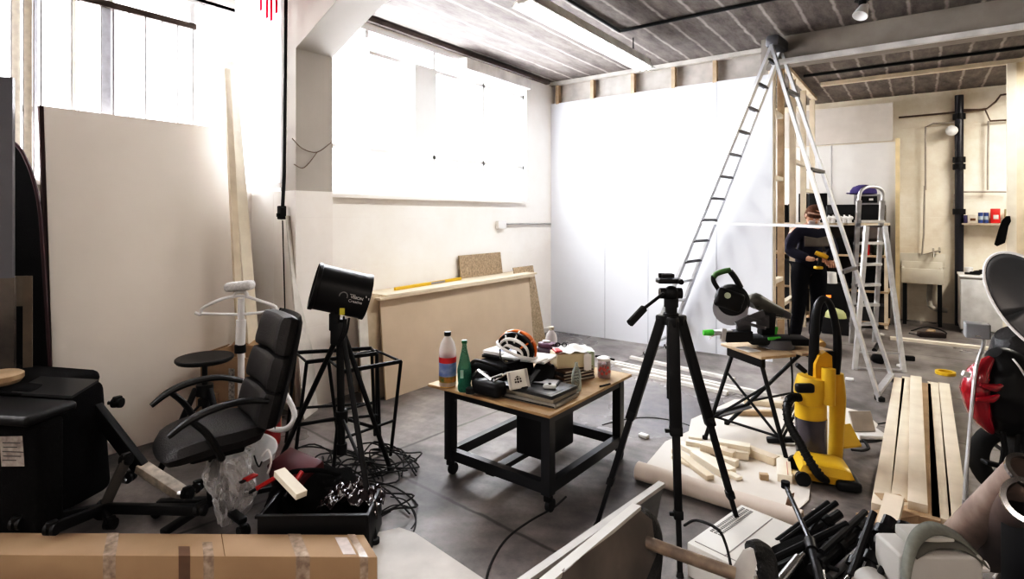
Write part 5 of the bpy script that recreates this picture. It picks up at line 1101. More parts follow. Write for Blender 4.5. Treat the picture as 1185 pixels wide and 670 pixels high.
# ---- fridge
a, b = WY(1111, 319, 9.75), WY(1161, 384, 9.75)
fr = thing('fridge', 'small white under-counter fridge standing under the tin shelf', 'fridge', ((a.x+b.x)/2, 10.0, 0)); wfr = b.x-a.x; cxf = (a.x+b.x)/2; hf = a.z
MB().box((cxf, 10.08, hf/2+.02), (wfr, .56, hf-.04), bev=.012).build('cabinet', M_WHT, fr); MB().box((cxf, 9.775, (hf-.05)/2+.03), (wfr-.01, .045, hf-.10), bev=.012).build('door', mat('fridge_door', (.74, .74, .73), .35), fr)
MB().box((cxf, 10.06, hf-.01), (wfr+.02, .62, .03), bev=.008).build('top', M_WHT, fr); MB().box((cxf, 9.78, .02), (wfr-.03, .04, .04)).build('kickplate', M_GRY, fr)
kt = thing('cable_heap', 'heap of dark cables and tools on top of the fridge', 'cables', (cxf, 9.9, hf+.005))
for k in range(4):
    r_ = .05+.02*k; m = MB(); m.tube([(cxf-.08+.08*k+r_*1.5*math.cos(t), 9.92+r_*math.sin(t), hf+.025+.014*k) for t in [2*math.pi*i/12 for i in range(12)]], .014, 6, closed=True); m.build('coil', M_BLK, kt)
single(MB().lathe([(0, 0), (.045, 0), (.05, .10), (0, .10)], (a.x+.1, 9.95, hf+.006), n=16), 'white_mug', M_WHT, 'white mug at the left end of the fridge top', 'mug')
# shelf and tins
ys_ = 10.33
a, b = WY(1115, 258, ys_), WY(1166, 259, ys_)
single(MB().box(((a.x+b.x)/2+.03, 10.39, a.z-.015), (b.x-a.x+.1, .22, .025)), 'wall_shelf', mat('shelf_wood', (.45, .38, .30), .7), 'thin wooden wall shelf of tins above the fridge', 'shelf')
def tin(px0, px1, py, m_, lab, round_=False, band=None, nm='tin'):
    p, q = WY(px0, 258, ys_), WY(px1, py, ys_); c = (p+q)/2; h = q.z-a.z; w = q.x-p.x
    t = thing(nm, lab, 'tin' if nm == 'tin' else nm.split('_')[-1], (c.x, ys_+.04, a.z))
    zb = a.z+.001
    if round_: MB().cyl((c.x, ys_+.04, zb), (c.x, ys_+.04, zb+h), w/2, n=20).build('body', m_, t)
    else: MB().box((c.x, ys_+.04, zb+h/2), (w, .10, h), bev=.004).build('body', m_, t)
    if band: 
        if round_: MB().cyl((c.x, ys_+.04, zb+h*.3), (c.x, ys_+.04, zb+h*.65), w/2+.002, n=20).build('label', band, t)
        else: MB().box((c.x+w*.04, ys_-.012, zb+h*.42), (w*.55, .004, h*.30), bev=.001).build('label', band, t)
    return t
tin(1115, 1119.5, 249, mat('tin_purple', (.06, .05, .12), .4), 'dark purple tin at the left end of the wall shelf')
tin(1119.7, 1131, 248.5, mat('tin_cream', (.62, .56, .48), .5), 'cream carton with dark print on the wall shelf', band=mat('tin_brown', (.12, .06, .03), .5))
tin(1132, 1138, 246, mat('tin_blue', (.06, .10, .28), .4), 'left blue tin with pale label on the wall shelf', True, mat('tin_paleblue', (.45, .52, .58), .5))
tin(1138.5, 1144.5, 246, MATS['tin_blue'], 'right blue tin touching the red carton on the wall shelf', True, MATS['tin_paleblue'])
rc = tin(1146.5, 1157.5, 241.5, mat('tin_red', (.60, .03, .03), .4), 'bright red carton at the right end of the wall shelf', band=mat('tin_white', (.75, .70, .68), .5), nm='red_carton')
tin(1163, 1167, 242, mat('tin_ochre', (.40, .36, .20), .6), 'ochre carton behind the hanging jacket on the wall shelf')
# hanging jacket
jk = MB(); jp = [WY(px, py, 8.60) for px, py in ((1165, 250), (1160, 255), (1156, 266), (1151, 283), (1154, 285), (1163, 281), (1165.5, 270), (1167, 262), (1170, 256), (1169, 250))]
jk.prism(jp, (0, .05, 0)); single(jk, 'hanging_jacket', M_FAB, 'black sleeve of a jacket hanging from the pale post', 'jacket')
gq = WY(1183, 236, 8.9); single(MB().box((gq.x, 8.92, gq.z-.09), (.24, .04, .20)).box((gq.x+.1, 8.95, (gq.z-.19)/2), (.04, .04, gq.z-.19)), 'grey_board', mat('pale_blue_grey', (.42, .47, .52), .6), 'pale grey board on a thin post at the right frame edge', 'board')
# floor bits at the back
single(MB().tube([G(1055, 383), G(1070, 379), G(1085, 381), G(1095, 386), G(1083, 389), G(1065, 388), G(1052, 386)], .012, 6, smooth=6), 'cable', M_BLK, 'black cable loop on the floor under the butler sink', 'cable')
single(MB().box(G(1078, 390)+UP*.03, (.30, .10, .06), R=Euler((0, 0, TH-.3)), bev=.01), 'brown_brick', mat('brown_block', (.05, .03, .025), .8), 'dark brown block on the floor before the sink', 'block')
tr_ = thing('tape_roll', 'yellow tape roll lying on the floor before the timber stack', 'tape', G(1094, 433))
MB().lathe([(.06, 0), (.085, 0), (.085, .03), (.06, .03), (.06, 0)], G(1094, 433), n=28).build('roll', M_YEL, tr_)
single(MB().box(G(1052, 417)+UP*.025, (.10, .06, .05), R=Euler((0, 0, .3)), bev=.008), 'black_block', M_BLKP, 'small black block on the floor right of the step ladder foot', 'block')
single(MB().box(G(1077, 385)+UP*.02, (.16, .07, .04), R=Euler((0, 0, 1.3)), bev=.006), 'wood_offcut', M_PINE2, 'brown wood scrap lying on the floor near the sink', 'wood block')
dg = thing('drill_charger', 'black and brown power tool lying between the ladder feet', 'power tool', G(1017, 420))
MB().box(G(1016, 420)+UP*.05, (.12, .08, .10), R=Euler((0, .3, .3)), bev=.02).build('body', M_BLKP, dg); MB().cyl(G(1012, 416)+UP*.10, G(1018, 412)+UP*.16, .025).build('grip', M_BLKP, dg)
for i, (px, py) in enumerate(((983, 440), (1042, 424), (1020, 388), (745, 506))): single(MB().box(G(px, py)+UP*.012, (.07, .045, .024), R=Euler((0, 0, i)), bev=.006), 'paper_scrap', M_PAPER, ['white scrap on the floor left of the ladder foot', 'white scrap near the black block', 'white scrap under the shelving end', 'white scrap on the floor between table and tripod'][i], 'scrap')
# ---- white battens lying behind the table toward the saw
for i, (p, q) in enumerate(((( 706, 420), (905, 462)), ((712, 424), (860, 456)), ((720, 430), (842, 457)), ((730, 415), (850, 441)))):
    a, b = G(*p), G(*q); single(MB().beam(a+UP*(.016+.0*i), b+UP*.016, .045, .03), 'white_batten', mat('white_timber', (.76, .73, .69), .7), ['long white batten on the floor behind the table, rearmost', 'white batten on the floor second behind the table', 'white batten nearest the fruit jar side of the table', 'thin white batten lying by the partition foot'][i], 'batten')
# ---- person
pc0 = C(2*0+ (936-CX)/FP*6.95, 6.95, 0)
XPn = frame(pc0, C(1, 0)) @ Matrix.Diagonal((1.12, 1.05, 1.0, 1))                # x to image right, y away from the camera
WM_p = XPn
pr_ = thing('person', 'person in dark navy overalls looking down at a yellow drill in both hands', 'person', frame(pc0, C(1, 0)))
def pv(*a): return XPn @ V(a)
M_SKIN = mat('skin_tone', (.62, .38, .28), .55, var=.05); M_NAVY = mat('navy_cloth', (.012, .012, .035), .9); M_TROU = mat('black_trousers', (.006, .006, .010), .95, spec=.2)
# body: pelvis root
bv = [(0, 0, .95), (0, .0, 1.12), (0, -.02, 1.30), (0, -.03, 1.42), (0, -.07, 1.50), (0, -.11, 1.56),
      (-.17, -.02, 1.40), (-.24, -.03, 1.16), (-.13, -.26, 1.08), (-.10, -.33, 1.08),
      (.17, -.02, 1.40), (.25, -.03, 1.16), (.11, -.27, 1.05), (.07, -.33, 1.045),
      (-.10, 0, .88), (-.12, -.03, .50), (-.15, .02, .10), (-.15, -.10, .05),
      (.10, 0, .88), (.09, -.02, .50), (.07, .03, .10), (.07, -.09, .05)]
be = [(0, 1), (1, 2), (2, 3), (3, 4), (4, 5), (3, 6), (6, 7), (7, 8), (8, 9), (3, 10), (10, 11), (11, 12), (12, 13), (0, 14), (14, 15), (15, 16), (16, 17), (0, 18), (18, 19), (19, 20), (20, 21)]
br_ = [(.15, .11), (.14, .105), (.16, .12), (.12, .10), .055, .055, .07, .05, .035, .026, .07, .05, .035, .026, .09, .065, .045, .04, .09, .065, .045, .04]
skin('body', [pv(*v) for v in bv], be, br_, 0, M_SKIN, pr_)
# jumper and trousers as clothing
jv = [(0, 0, .86)]+bv[1:5]+[bv[6], bv[7], bv[8], bv[10], bv[11], bv[12]]
je = [(0, 1), (1, 2), (2, 3), (3, 4), (3, 5), (5, 6), (6, 7), (3, 8), (8, 9), (9, 10)]
skin('jumper', [pv(*v) for v in jv], je, [(.18, .14), (.175, .135), (.19, .15), (.155, .13), .072, .095, .075, .055, .095, .075, .055], 0, M_NAVY, pr_)
tvv = [(0, 0, 1.10), bv[14], bv[15], (-.15, .02, .07), bv[18], bv[19], (.07, .03, .07)]
skin('trousers', [pv(*v) for v in tvv], [(0, 1), (1, 2), (2, 3), (0, 4), (4, 5), (5, 6)], [(.17, .13), .12, .085, .07, .12, .085, .07], 0, M_TROU, pr_)
m = MB(XPn); m.grid(lambda u, v: (-.13+.26*u*(1), -.165-.02*math.sin(math.pi*u), 1.22+.13*v*(.8+.4*abs(u-.5))), 10, 5); m.build('chest_panel', mat('chest_grey', (.16, .145, .13), .9), pr_, solid=.01)
for x in (-.15, .07):
    m = MB(XPn); m.tube([(x, .06, .045), (x, -.04, .05), (x, -.16, .035)], [.045, .052, .038], 10, smooth=4); m.build('boot', mat('tan_boot', (.50, .33, .14), .7), pr_)
# head bent forward
XHd = XPn @ Matrix.Translation((-.01, -.145, 1.60)) @ Matrix.Rotation(math.radians(42), 4, 'X') @ Matrix.Rotation(math.radians(0), 4, 'Y')
m = MB(XHd); m.lathe([(0, -.125), (.045, -.118), (.062, -.08), (.074, -.03), (.079, .02), (.072, .07), (.045, .105), (0, .115)], (0, 0, 0), n=28)
for s in (-1, 1): m.ball((s*.078, .01, -.01), (.012, .022, .032))
m.lathe([(0, .03), (.016, .0), (.018, -.012), (0, -.014)], (0, -.085, -.035), ax=(0, -.35, 1), n=12); m.build('head', M_SKIN, pr_)
m = MB(XHd)
for s in (-1, 1): m.ball((s*.030, -.073, .0), (.012, .008, .008))
m.build('eyes', M_WHT, pr_)
m = MB(XHd); m.ball((0, .018, .03), (.090, .098, .095), n=28, m=18); m.ball((0, .035, -.02), (.084, .075, .09)); m.build('hair', mat('brown_hair', (.075, .028, .012), .8, var=.3, scale=60, bump=.5, col2=(.14, .06, .03)), pr_)
m = MB(XHd); m.tube([(-.085, -.005, .045), (-.05, -.06, .075), (0, -.082, .085), (.05, -.06, .075), (.085, -.005, .045)], .012, 8, smooth=5); m.build('goggle_strap', mat('goggle_band', (.45, .30, .24), .5), pr_)
m = MB(XHd); m.ball((0, -.052, -.07), (.062, .045, .055)); m.build('dust_mask', mat('mask_grey', (.55, .50, .52), .8), pr_)
def hand(side, wrist, aim, curl=1.):
    """palm, four bent fingers and a side thumb from the wrist toward aim (local person axes)"""
    w = V(wrist); a = V(aim).normalized(); s = V((side, 0, 0)); s = (s-a*s.dot(a)).normalized(); n = a.cross(s)*side
    n = n if n.z < 0 else -n
    vs = [w, w+a*.045, w+a*.085]; ed = [(0, 1), (1, 2)]; ra = [(.026, .022), (.038, .02), (.036, .018)]
    for k in range(4):
        b0 = len(vs); o = (k-1.5)*.019; Lf = (.034, .038, .036, .028)[k]
        p0 = w+a*.085-s*o*-1
        vs += [p0+a*.004, p0+a*Lf*.8+n*.012*curl, p0+a*Lf*1.2+n*.038*curl, p0+a*Lf*.9+n*.055*curl]
        ed += [(2, b0), (b0, b0+1), (b0+1, b0+2), (b0+2, b0+3)]; ra += [.010, .0095, .009, .008]
    b0 = len(vs); vs += [w+a*.03-s*.032+n*.008, w+a*.055-s*.045+n*.022, w+a*.08-s*.036+n*.036]; ed += [(1, b0), (b0, b0+1), (b0+1, b0+2)]; ra += [.013, .011, .009]
    skin('hand', [pv(*v) for v in vs], ed, ra, 0, M_SKIN, pr_, sub=2)
hand(-1, (-.10, -.33, 1.08), (.55, -.6, .05)); hand(1, (.07, -.33, 1.045), (-.3, -.7, .0))
# gloves of pale dust on the knuckles are not modelled; drill is its own thing
dr = thing('cordless_drill', 'yellow and black cordless drill held in the hands of the person', 'drill', pv(-.05, -.42, 1.08))
m = MB(XPn); m.tube([(-.13, -.40, 1.165), (-.07, -.42, 1.135), (-.02, -.43, 1.11)], [.024, .030, .024], 12, smooth=4); m.build('motor_body', M_YEL, dr)
m = MB(XPn); m.cyl((-.02, -.43, 1.11), (.03, -.45, 1.085), .018, .010); m.build('chuck', M_BLK, dr)
m = MB(XPn); m.tube([(-.08, -.405, 1.13), (-.085, -.40, 1.07), (-.09, -.39, 1.02)], .019, 10, smooth=3); m.build('handle', M_BLKP, dr)
m = MB(XPn); m.box((-.10, -.40, .99), (.07, .08, .035), bev=.01); m.build('battery', M_YEL, dr)
# ================================================================== RIGHT FOREGROUND
# paper sheet with a rolled near edge
M_ROLL = mat('lining_paper', (.66, .62, .57), .75, var=.05, scale=3)
ps = MB(); poly = [G(px, py) for px, py in ((742, 545), (770, 512), (797, 500), (800, 486), (850, 463), (905, 461), (945, 464), (1000, 478), (1016, 492), (1008, 506), (975, 516), (950, 532), (944, 552), (938, 562), (936, 580), (925, 590), (922, 604), (860, 585), (800, 562))]
ps.prism([p+UP*.003 for p in poly], UP*.004); single(ps, 'floor_paper', M_ROLL, 'large torn sheet of pale lining paper spread on the floor under offcuts', 'paper')
ra_, rb_ = G(738, 545, .05), G(928, 604, .05)
rl = thing('paper_roll', 'thick pale roll of lining paper along the near edge of the sheet', 'paper roll', G(830, 580))
m = MB(); d = (rb_-ra_).normalized(); m.lathe([(.045, 0), (.053, .0), (.053, (rb_-ra_).length), (.040, (rb_-ra_).length), (.038, 0), (.045, 0)], ra_+UP*.004, ax=d, n=32); m.build('roll', mat('lining_paper_roll', (.60, .53, .47), .7, var=.05), rl)
m = MB(); m.prism([P(907, 592, 2.99), P(912, 572, 2.99), P(919, 570, 2.99), P(915, 588, 2.985), P(911, 600, 2.98)], -FWD*.004); m.build('torn_edge', mat('torn_brown', (.22, .15, .11), .9), rl)
OFF = [((786, 516), (848, 548), .06, .03), ((781, 524), (822, 556), .055, .03), ((794, 514), (842, 522), .05, .03), ((803, 529), (838, 552), .06, .045), ((812, 520), (850, 531), .06, .045), ((828, 517), (868, 524), .07, .05), ((822, 526), (866, 531), .06, .05), ((862, 524), (899, 538), .07, .05), ((846, 518), (880, 530), .05, .03), ((835, 535), (853, 541), .06, .045), ((780, 530), (800, 540), .05, .02), ((840, 548), (856, 556), .05, .02), ((797, 507), (812, 509), .05, .02), ((861, 467), (930, 474), .06, .045), ((853, 480), (895, 481), .05, .04), ((902, 549), (928, 555), .07, .03)]
OL = ['long pale offcut at the left of the pile on the paper', 'leftmost offcut sloping toward the paper roll', 'thin pale offcut across the top of the pile', 'thick pale offcut in the middle near the tripod leg', 'thick offcut above the middle of the pile', 'chunky pale offcut behind the tripod leg', 'chunky offcut end facing right in the pile', 'pale block offcut at the right of the pile', 'thin offcut between the pile and the right block', 'short block offcut in front of the pile', 'small flat offcut nearest the roll left end', 'small flat offcut nearest the roll centre', 'tiny offcut at the rear left of the paper', 'long pale beam offcut behind the workbench legs', 'brown beam offcut under the workbench', 'pale flat offcut by the vacuum hose']
for i, ((p, q, w, h), lab) in enumerate(zip(OFF, OL)):
    zz = .008+(.03 if i in (2, 5, 4) else 0); a, b = G(*p, zz), G(*q, zz)
    single(MB().beam(a+UP*(h/2), b+UP*(h/2), w, h, bev=.002), 'wood_offcut', [M_PALEW, M_PINE][i % 3 == 1] if i != 14 else M_PINE2, lab, 'wood block')
single(MB().box(G(884, 556)+UP*.025, (.05, .035, .035), R=Euler((0, 0, .4)), bev=.002), 'wood_offcut', M_PINE2, 'small cube of wood alone on the paper', 'wood block')
pt = thing('offcut_block', 'pale offcut with red pencil line at the right of the paper', 'wood block', G(913, 548)); a, b = G(906, 536), G(908, 560)
MB().beam(a+UP*.03, b+UP*.03, .08, .045, bev=.002).build('block', M_PALEW, pt); MB().beam(a.lerp(b, .35)+UP*.0535+RT*.02, b+UP*.0535+RT*.02, .003, .001).build('pencil_line', M_RED, pt)
# white tin box and cable near vacuum
wbx = thing('socket_plate', 'pale plastic lid lying on the floor right of the vacuum', 'lid', G(1006, 500)); a = G(1005, 505)
MB().box(a+UP*.02, (.20, .16, .03), R=Euler((0, 0, TH-.1)), bev=.006).build('tray', M_WHT, wbx); MB().box(a+UP*.10+RT*-.03+FWD*.03, (.16, .02, .14), R=Euler((math.radians(-25), 0, TH)), bev=.004).build('raised_lid', mat('brownish_white', (.52, .47, .42), .6), wbx)
single(MB().tube([G(1010, 492), G(1030, 489), G(1047, 490), G(1040, 502), G(1020, 510), G(1000, 512), G(980, 508)], .007, 6, smooth=6), 'cable', M_RUB, 'thin black cable looping onto the timber stack', 'cable')
# timber stack
tls = [((1041, 437), (1019, 584), .085, 0, 0), ((1050, 436), (1040, 588), .085, 0, 0), ((1060, 435), (1062, 582), .085, .045, 1), ((1070, 443), (1076, 600), .09, 0, 2), ((1080, 442), (1090, 600), .085, 0, 3), ((1092, 443), (1110, 600), .085, 0, 4)]
tl_l = ['leftmost pale plank of the timber stack', 'second plank from the left in the timber stack', 'raised plank lying on top of the timber stack', 'darker plank in the gap right of the raised plank', 'second plank from the right in the timber stack', 'rightmost pale plank of the timber stack']
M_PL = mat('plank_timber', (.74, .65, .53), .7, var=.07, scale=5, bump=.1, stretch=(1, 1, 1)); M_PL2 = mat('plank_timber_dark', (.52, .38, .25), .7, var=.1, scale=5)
for (p, q, w, z, k), lab in zip(tls, tl_l):
    a, b = G(*p, z+.046), G(*q, z+.046); single(MB().beam(a-UP*.0225, b-UP*.0225, w, .045, bev=.002), 'timber_plank', M_PL2 if k == 2 else M_PL, lab, 'plank')  # the plank beside the raised one gets the darker timber colour
a, b = G(1016, 574, .05), G(1046, 576, .05); single(MB().beam(a-UP*.023, b-UP*.023, .08, .045), 'wood_offcut', M_PL2, 'short plank across the near left end of the timber stack', 'wood block')
a, b = G(1035, 576, .10), G(1026, 612, .05); single(MB().beam(a, b, .085, .04), 'wood_offcut', M_PL, 'short upright-leaning offcut at the near end of the timber stack', 'wood block')
for i, (p, q) in enumerate((((1000, 610), (1060, 600)), ((1012, 640), (1050, 650)), ((985, 625), (1000, 655)))): single(MB().beam(G(*p)+UP*.025, G(*q)+UP*.025, .10, .045), 'wood_offcut', M_PL2, ['brown offcut beneath the end of the timber stack', 'brown offcut lying under the black stand tubes', 'brown offcut near the white strapped case'][i], 'wood block')
# white PC case
cs = thing('pc_case', 'white computer case with vent slots lying beside the camera tripod', 'computer case', G(850, 640))
hz_ = .15
q1_, q2_, q3_ = G(858, 583, hz_), G(795, 627, hz_), G(912, 616, hz_)
u1 = (q2_-q1_); u2 = (q3_-q1_); u2 = u2-u1*(u2.dot(u1)/u1.length_squared)
m = MB(); m.slab(q1_-UP*hz_, u1, u2*1.18, UP*(hz_-.002), .006); m.build('metal_body', mat('pc_white', (.66, .65, .62), .45, var=.03), cs)
m = MB(); e1_, e2_ = u1.normalized(), u2.normalized()
for r_ in range(3):
    for k in range(22): m.slab(q1_+e1_*(.03+k*.0145)+e2_*(.02+.020*r_)-UP*.001, e1_*.006, e2_*.014, UP*.0018)
m.build('vent_slots', mat('slot_dark', (.22, .22, .22), .8), cs)
m = MB(); m.slab(q1_+e1_*.02+e2_*.16-UP*.0015, e1_*(u1.length*.9), e2_*.004, UP*.0018).slab(q1_+e1_*(u1.length-.035)+e2_*.02-UP*.0015, e1_*.004, e2_*.35, UP*.0018); m.build('panel_seam', mat('seam_grey', (.35, .34, .33), .6), cs)
m = MB(); f_ = q1_+u1*1.0+e2_*.10-UP*.06; m.cyl(f_, f_+e1_*.004, .022, n=18); m.build('button', M_BLK, cs)
single(MB().tube([P(792, 608, 2.6), P(806, 602, 2.5), P(830, 612, 2.35), P(840, 630, 2.3), P(846, 656, 2.2)], .006, 6, smooth=6), 'cable', M_RUB, 'black cable arching over the white computer case', 'cable')
# grey channel frame with round bar
tf = thing('trolley_frame', 'pale grey folding steel frame with wooden bar in the centre foreground', 'frame', C(.35, 2.3, 0))
M_GP = mat('grey_paint', (.42, .41, .39), .45, var=.12, scale=8); M_GPD = mat('grey_paint_dark', (.17, .17, .17), .5, var=.2, scale=8)
m = MB(); a0, a1, a2, a3 = P(766, 560, 2.35), P(752, 612, 2.30), P(590, 690, 1.70), P(600, 676, 1.72)
m.prism([a0, P(757, 605, 2.33), P(700, 650, 2.05), P(600, 720, 1.72), P(586, 688, 1.70)], RT*.006-FWD*.006); m.build('rear_plate', M_GPD, tf)
m = MB(); m.beam(P(766, 560, 2.35), P(590, 684, 1.70), .03, .016); m.build('rear_flange', M_GP, tf)
m = MB(); m.prism([P(735, 586, 2.1), P(752, 600, 2.1), P(757, 640, 2.08), P(745, 670, 2.05), P(690, 720, 1.7), P(640, 720, 1.55), P(650, 660, 1.62)], RT*.006-FWD*.01); m.build('front_plate', mat('plate_brown_grey', (.16, .14, .125), .4, var=.2, scale=5), tf)
m = MB(); m.beam(P(737, 586, 2.09), P(612, 690, 1.50), .034, .014, up=V((0, 0, 1))); m.build('front_flange', mat('flange_white', (.50, .49, .46), .4, var=.06), tf)
m = MB(); m.tube([P(736, 600, 2.12), P(745, 606, 2.14), P(750, 622, 2.14), P(751, 650, 2.12), P(748, 700, 2.08)], [.045, .052, .055, .05, .04], 12, smooth=5); m.build('rubber_end', mat('worn_rubber', (.035, .035, .035), .5, var=.3, scale=30, bump=.4), tf)
m = MB()
for k in range(5): m.tube([P(741+3*k, 591+2*k, 2.13), P(739+4*k, 604+3*k, 2.12), P(738+4*k, 622+2*k, 2.12)], .004, 5, smooth=3)
m.build('rubber_ribs', M_RUB, tf)
MB().cyl(P(722, 618, 2.06), P(850, 664, 1.95), .022, n=20).build('round_bar', mat('grey_wood_bar', (.33, .27, .21), .55, var=.25, scale=10, col2=(.12, .10, .09)), tf)
MB().cyl(P(721, 617.6, 2.061), P(723, 618.3, 2.059), .0225, n=20).build('bar_end', mat('bar_end_wood', (.62, .50, .36), .7), tf)
m = MB(); m.prism([P(838, 672, 1.95), P(860, 636, 1.98), P(868, 633, 1.98), P(872, 650, 1.96), P(858, 700, 1.9), P(835, 700, 1.9)], RT*.008-FWD*.01); m.build('side_plate', M_GP, tf)
m = MB(); m.tube([P(868, 634, 2.02), P(878, 636, 2.04), P(887, 650, 2.04), P(892, 700, 2.0)], [.024, .034, .038, .03], 10, smooth=5); m.build('rubber_end', MATS['worn_rubber'], tf)
m = MB(); m.beam(P(738, 600, 2.2), P(752, 700, 2.1), .02, .02); m.build('black_post', M_BLK, tf)
# heap of folded light stands
def stand(lab, p, q, r, m_, extra=(), name='folded_stand'):
    t = thing(name, lab, 'stand', V((*((p+q)/2).xy, 0)))
    MB().tube([p, q], r, 10).build('main_tube', m_, t)
    d = (q-p).normalized()
    for k in (.12, .45, .8): c = p.lerp(q, k); MB().cyl(c-d*.018, c+d*.018, r*1.55, n=12).beam(c, c+d.cross(UP).normalized()*r*3.2+UP*.01, .014, .014, bev=.003).build('clamp_collar', M_BLKP, t)
    for o in extra:
        MB().tube([p.lerp(q, .15)+o, p.lerp(q, .95)+o*1.3], r*.6, 8).build('leg', M_BLK, t); MB().tube([p.lerp(q, .5), p.lerp(q, .75)+o*1.2], r*.4, 6).build('strut', M_BLK, t)
    return t
M_TUB = mat('dark_steel_tube', (.06, .06, .065), .25, .8)
mo = thing('steel_pole', 'slim dark steel pole standing up out of the stand heap onto the paper roll', 'pole', G(930, 650))
pA, pB, pC = P(909, 562, 2.72), P(937, 625, 2.30), P(953, 690, 2.0)
MB().tube([pA, pB], .011, 10).build('thin_section', M_TUB, mo); MB().tube([pB, pC], .017, 10).build('thick_section', M_BLK, mo); MB().cyl(pA+UP*.02, pA-UP*.01, .02).build('tip_joint', M_BLK, mo); MB().cyl(pB.lerp(pC, .02), pB.lerp(pC, .22), .024).build('collar', M_BLKP, mo)
MB().tube([P(945, 648, 2.2), P(951, 660, 2.15), P(956, 690, 2.05)], .012, 8).build('silver_arm', M_CHR, mo)
stand('black folded stand lying from the white case to upper right of the heap', P(892, 648, 2.45), P(972, 594, 2.55), .020, M_BLK, (UP*.045, FWD*.05+UP*.02, -FWD*.05))
stand('black folded stand lowest in the heap with bundled legs', P(880, 668, 2.25), P(985, 622, 2.35), .024, M_BLK, (UP*.05, FWD*.05, -UP*.03))
stand('black folded stand pointing to the timber stack with handle end', P(940, 660, 2.15), P(1004, 604, 2.45), .022, M_BLK, (UP*.04,))
stand('black folded stand standing steeply at the right of the heap', P(993, 690, 2.05), P(1030, 600, 2.20), .024, mat('black_glossy', (.02, .018, .02), .2), (RT*.04, -RT*.045+UP*.03, RT*.09-UP*.05))
stand('black ribbed stand leaning just left of the steep glossy one', P(972, 690, 2.1), P(1010, 610, 2.25), .019, M_BLKP, (RT*.03,))
stand('black stand at the right of the heap beside the white case', P(1010, 690, 2.0), P(1046, 632, 2.2), .020, M_BLK, (RT*.03, UP*.04))
single(MB().tube([P(880, 700, 1.95), P(924, 646, 2.15)], .017, 12).cyl(P(924, 646, 2.15), P(930, 641, 2.17), .008), 'silver_tube', M_CHR, 'bright silver tube crossing the lower left of the stand heap', 'tube')
single(MB().tube([P(960, 668, 2.15), P(1000, 632, 2.25)], .015, 12), 'silver_tube', mat('dull_silver', (.4, .4, .4), .35, .8), 'dull silver tube in the middle of the stand heap', 'tube')
single(MB().tube([P(975, 676, 2.1), P(994, 656, 2.15)], .011, 12), 'silver_tube', M_CHR, 'short thin silver tube low in the stand heap', 'tube')
cl = thing('clamp_head', 'black clamp with a pale tip at the top of the stand heap', 'clamp', G(945, 620))
MB().tube([P(943, 592, 2.6), P(950, 604, 2.55), P(957, 612, 2.5), P(948, 618, 2.5)], .016, 8, smooth=4).build('jaw', M_BLKP, cl); MB().cyl(P(941, 589, 2.6), P(946, 597, 2.58), .009).build('pale_tip', M_WHT, cl)
single(MB().box(P(960, 650, 2.35), (.40, .30, .10), R=Euler((0, 0, TH+.5)), bev=.03, seg=3), 'black_case', M_FAB, 'soft black case under the heap of folded stands', 'case')
single(MB().tube([P(1026, 606, 2.4), P(1045, 604, 2.5), P(1062, 612, 2.4), P(1075, 622, 2.3)], .006, 6, smooth=5), 'cable', M_RUB, 'black cable arching from the stand heap to the strapped case', 'cable')
# white case with grey strap
wc = thing('white_case', 'white boxy case wrapped in a wide grey strap in the right foreground', 'case', C(1.50, 2.0, 0))
XC_ = frame(P(1094, 640, 2.05)*1.0, C(1, 0)); XC_ = Matrix.Translation(C(1.495, 1.98, 0)) @ Matrix.Rotation(TH-.03, 4, 'Z')
zc1 = .415
m = MB(XC_); m.box((0, .045, zc1/2), (.285, .15, zc1), bev=.012, seg=3); m.build('case_body', mat('case_white', (.42, .41, .39), .55, var=.04), wc)
m = MB(XC_); m.box((.0, .06, zc1+.02), (.15, .10, .04), bev=.008); m.build('lid', mat('lid_white', (.46, .45, .42), .5), wc)
M_STR = mat('grey_webbing', (.17, .175, .155), .75, var=.08, scale=50)
m = MB(XC_); pth = cr([(-.17, -.10, .06), (-.165, -.09, zc1-.08), (-.14, -.06, zc1-.01), (-.07, .0, zc1+.045), (.02, .04, zc1+.06), (.10, .03, zc1+.035), (.145, -.01, zc1-.01)], 6)
m.grid(lambda u, v: V(pth[min(int(u*(len(pth)-1)+.5), len(pth)-1)])+V((0, .05*(v-.5), .022*(v-.5))), len(pth)-1, 2); m.build('strap', M_STR, wc, solid=.003)
m = MB(XC_); pth2 = cr([(-.10, -.0, zc1+.01), (.0, .04, zc1+.025), (.09, .03, zc1+.02), (.145, .0, zc1-.02)], 6)
m.grid(lambda u, v: V(pth2[min(int(u*(len(pth2)-1)+.5), len(pth2)-1)])+V((0, .04*(v-.5)-.03, .02*(v-.5))), len(pth2)-1, 2); m.build('strap', mat('dark_webbing', (.12, .12, .105), .8), wc, solid=.003)
m = MB(XC_); m.cyl((-.19, -.02, zc1*.60), (-.19, .08, zc1*.60), .06, n=24); m.build('round_cap', mat('cap_white', (.36, .35, .33), .5), wc)
m = MB(XC_); m.cyl((.145, .0, zc1-.05), (.17, .0, zc1-.05), .02, n=14); m.build('knob', M_WHT, wc)
for i, pts in enumerate((((1140, 636), (1158, 640), (1172, 650), (1160, 656), (1150, 668)), ((1143, 642), (1162, 638), (1180, 648), (1192, 650)))): single(MB().tube([G(*p, .01) for p in pts], .005, 6, smooth=6), 'white_cable', M_WHT, ['white cable curling on the floor right of the strapped case', 'white cable running to the right frame edge'][i], 'cable')
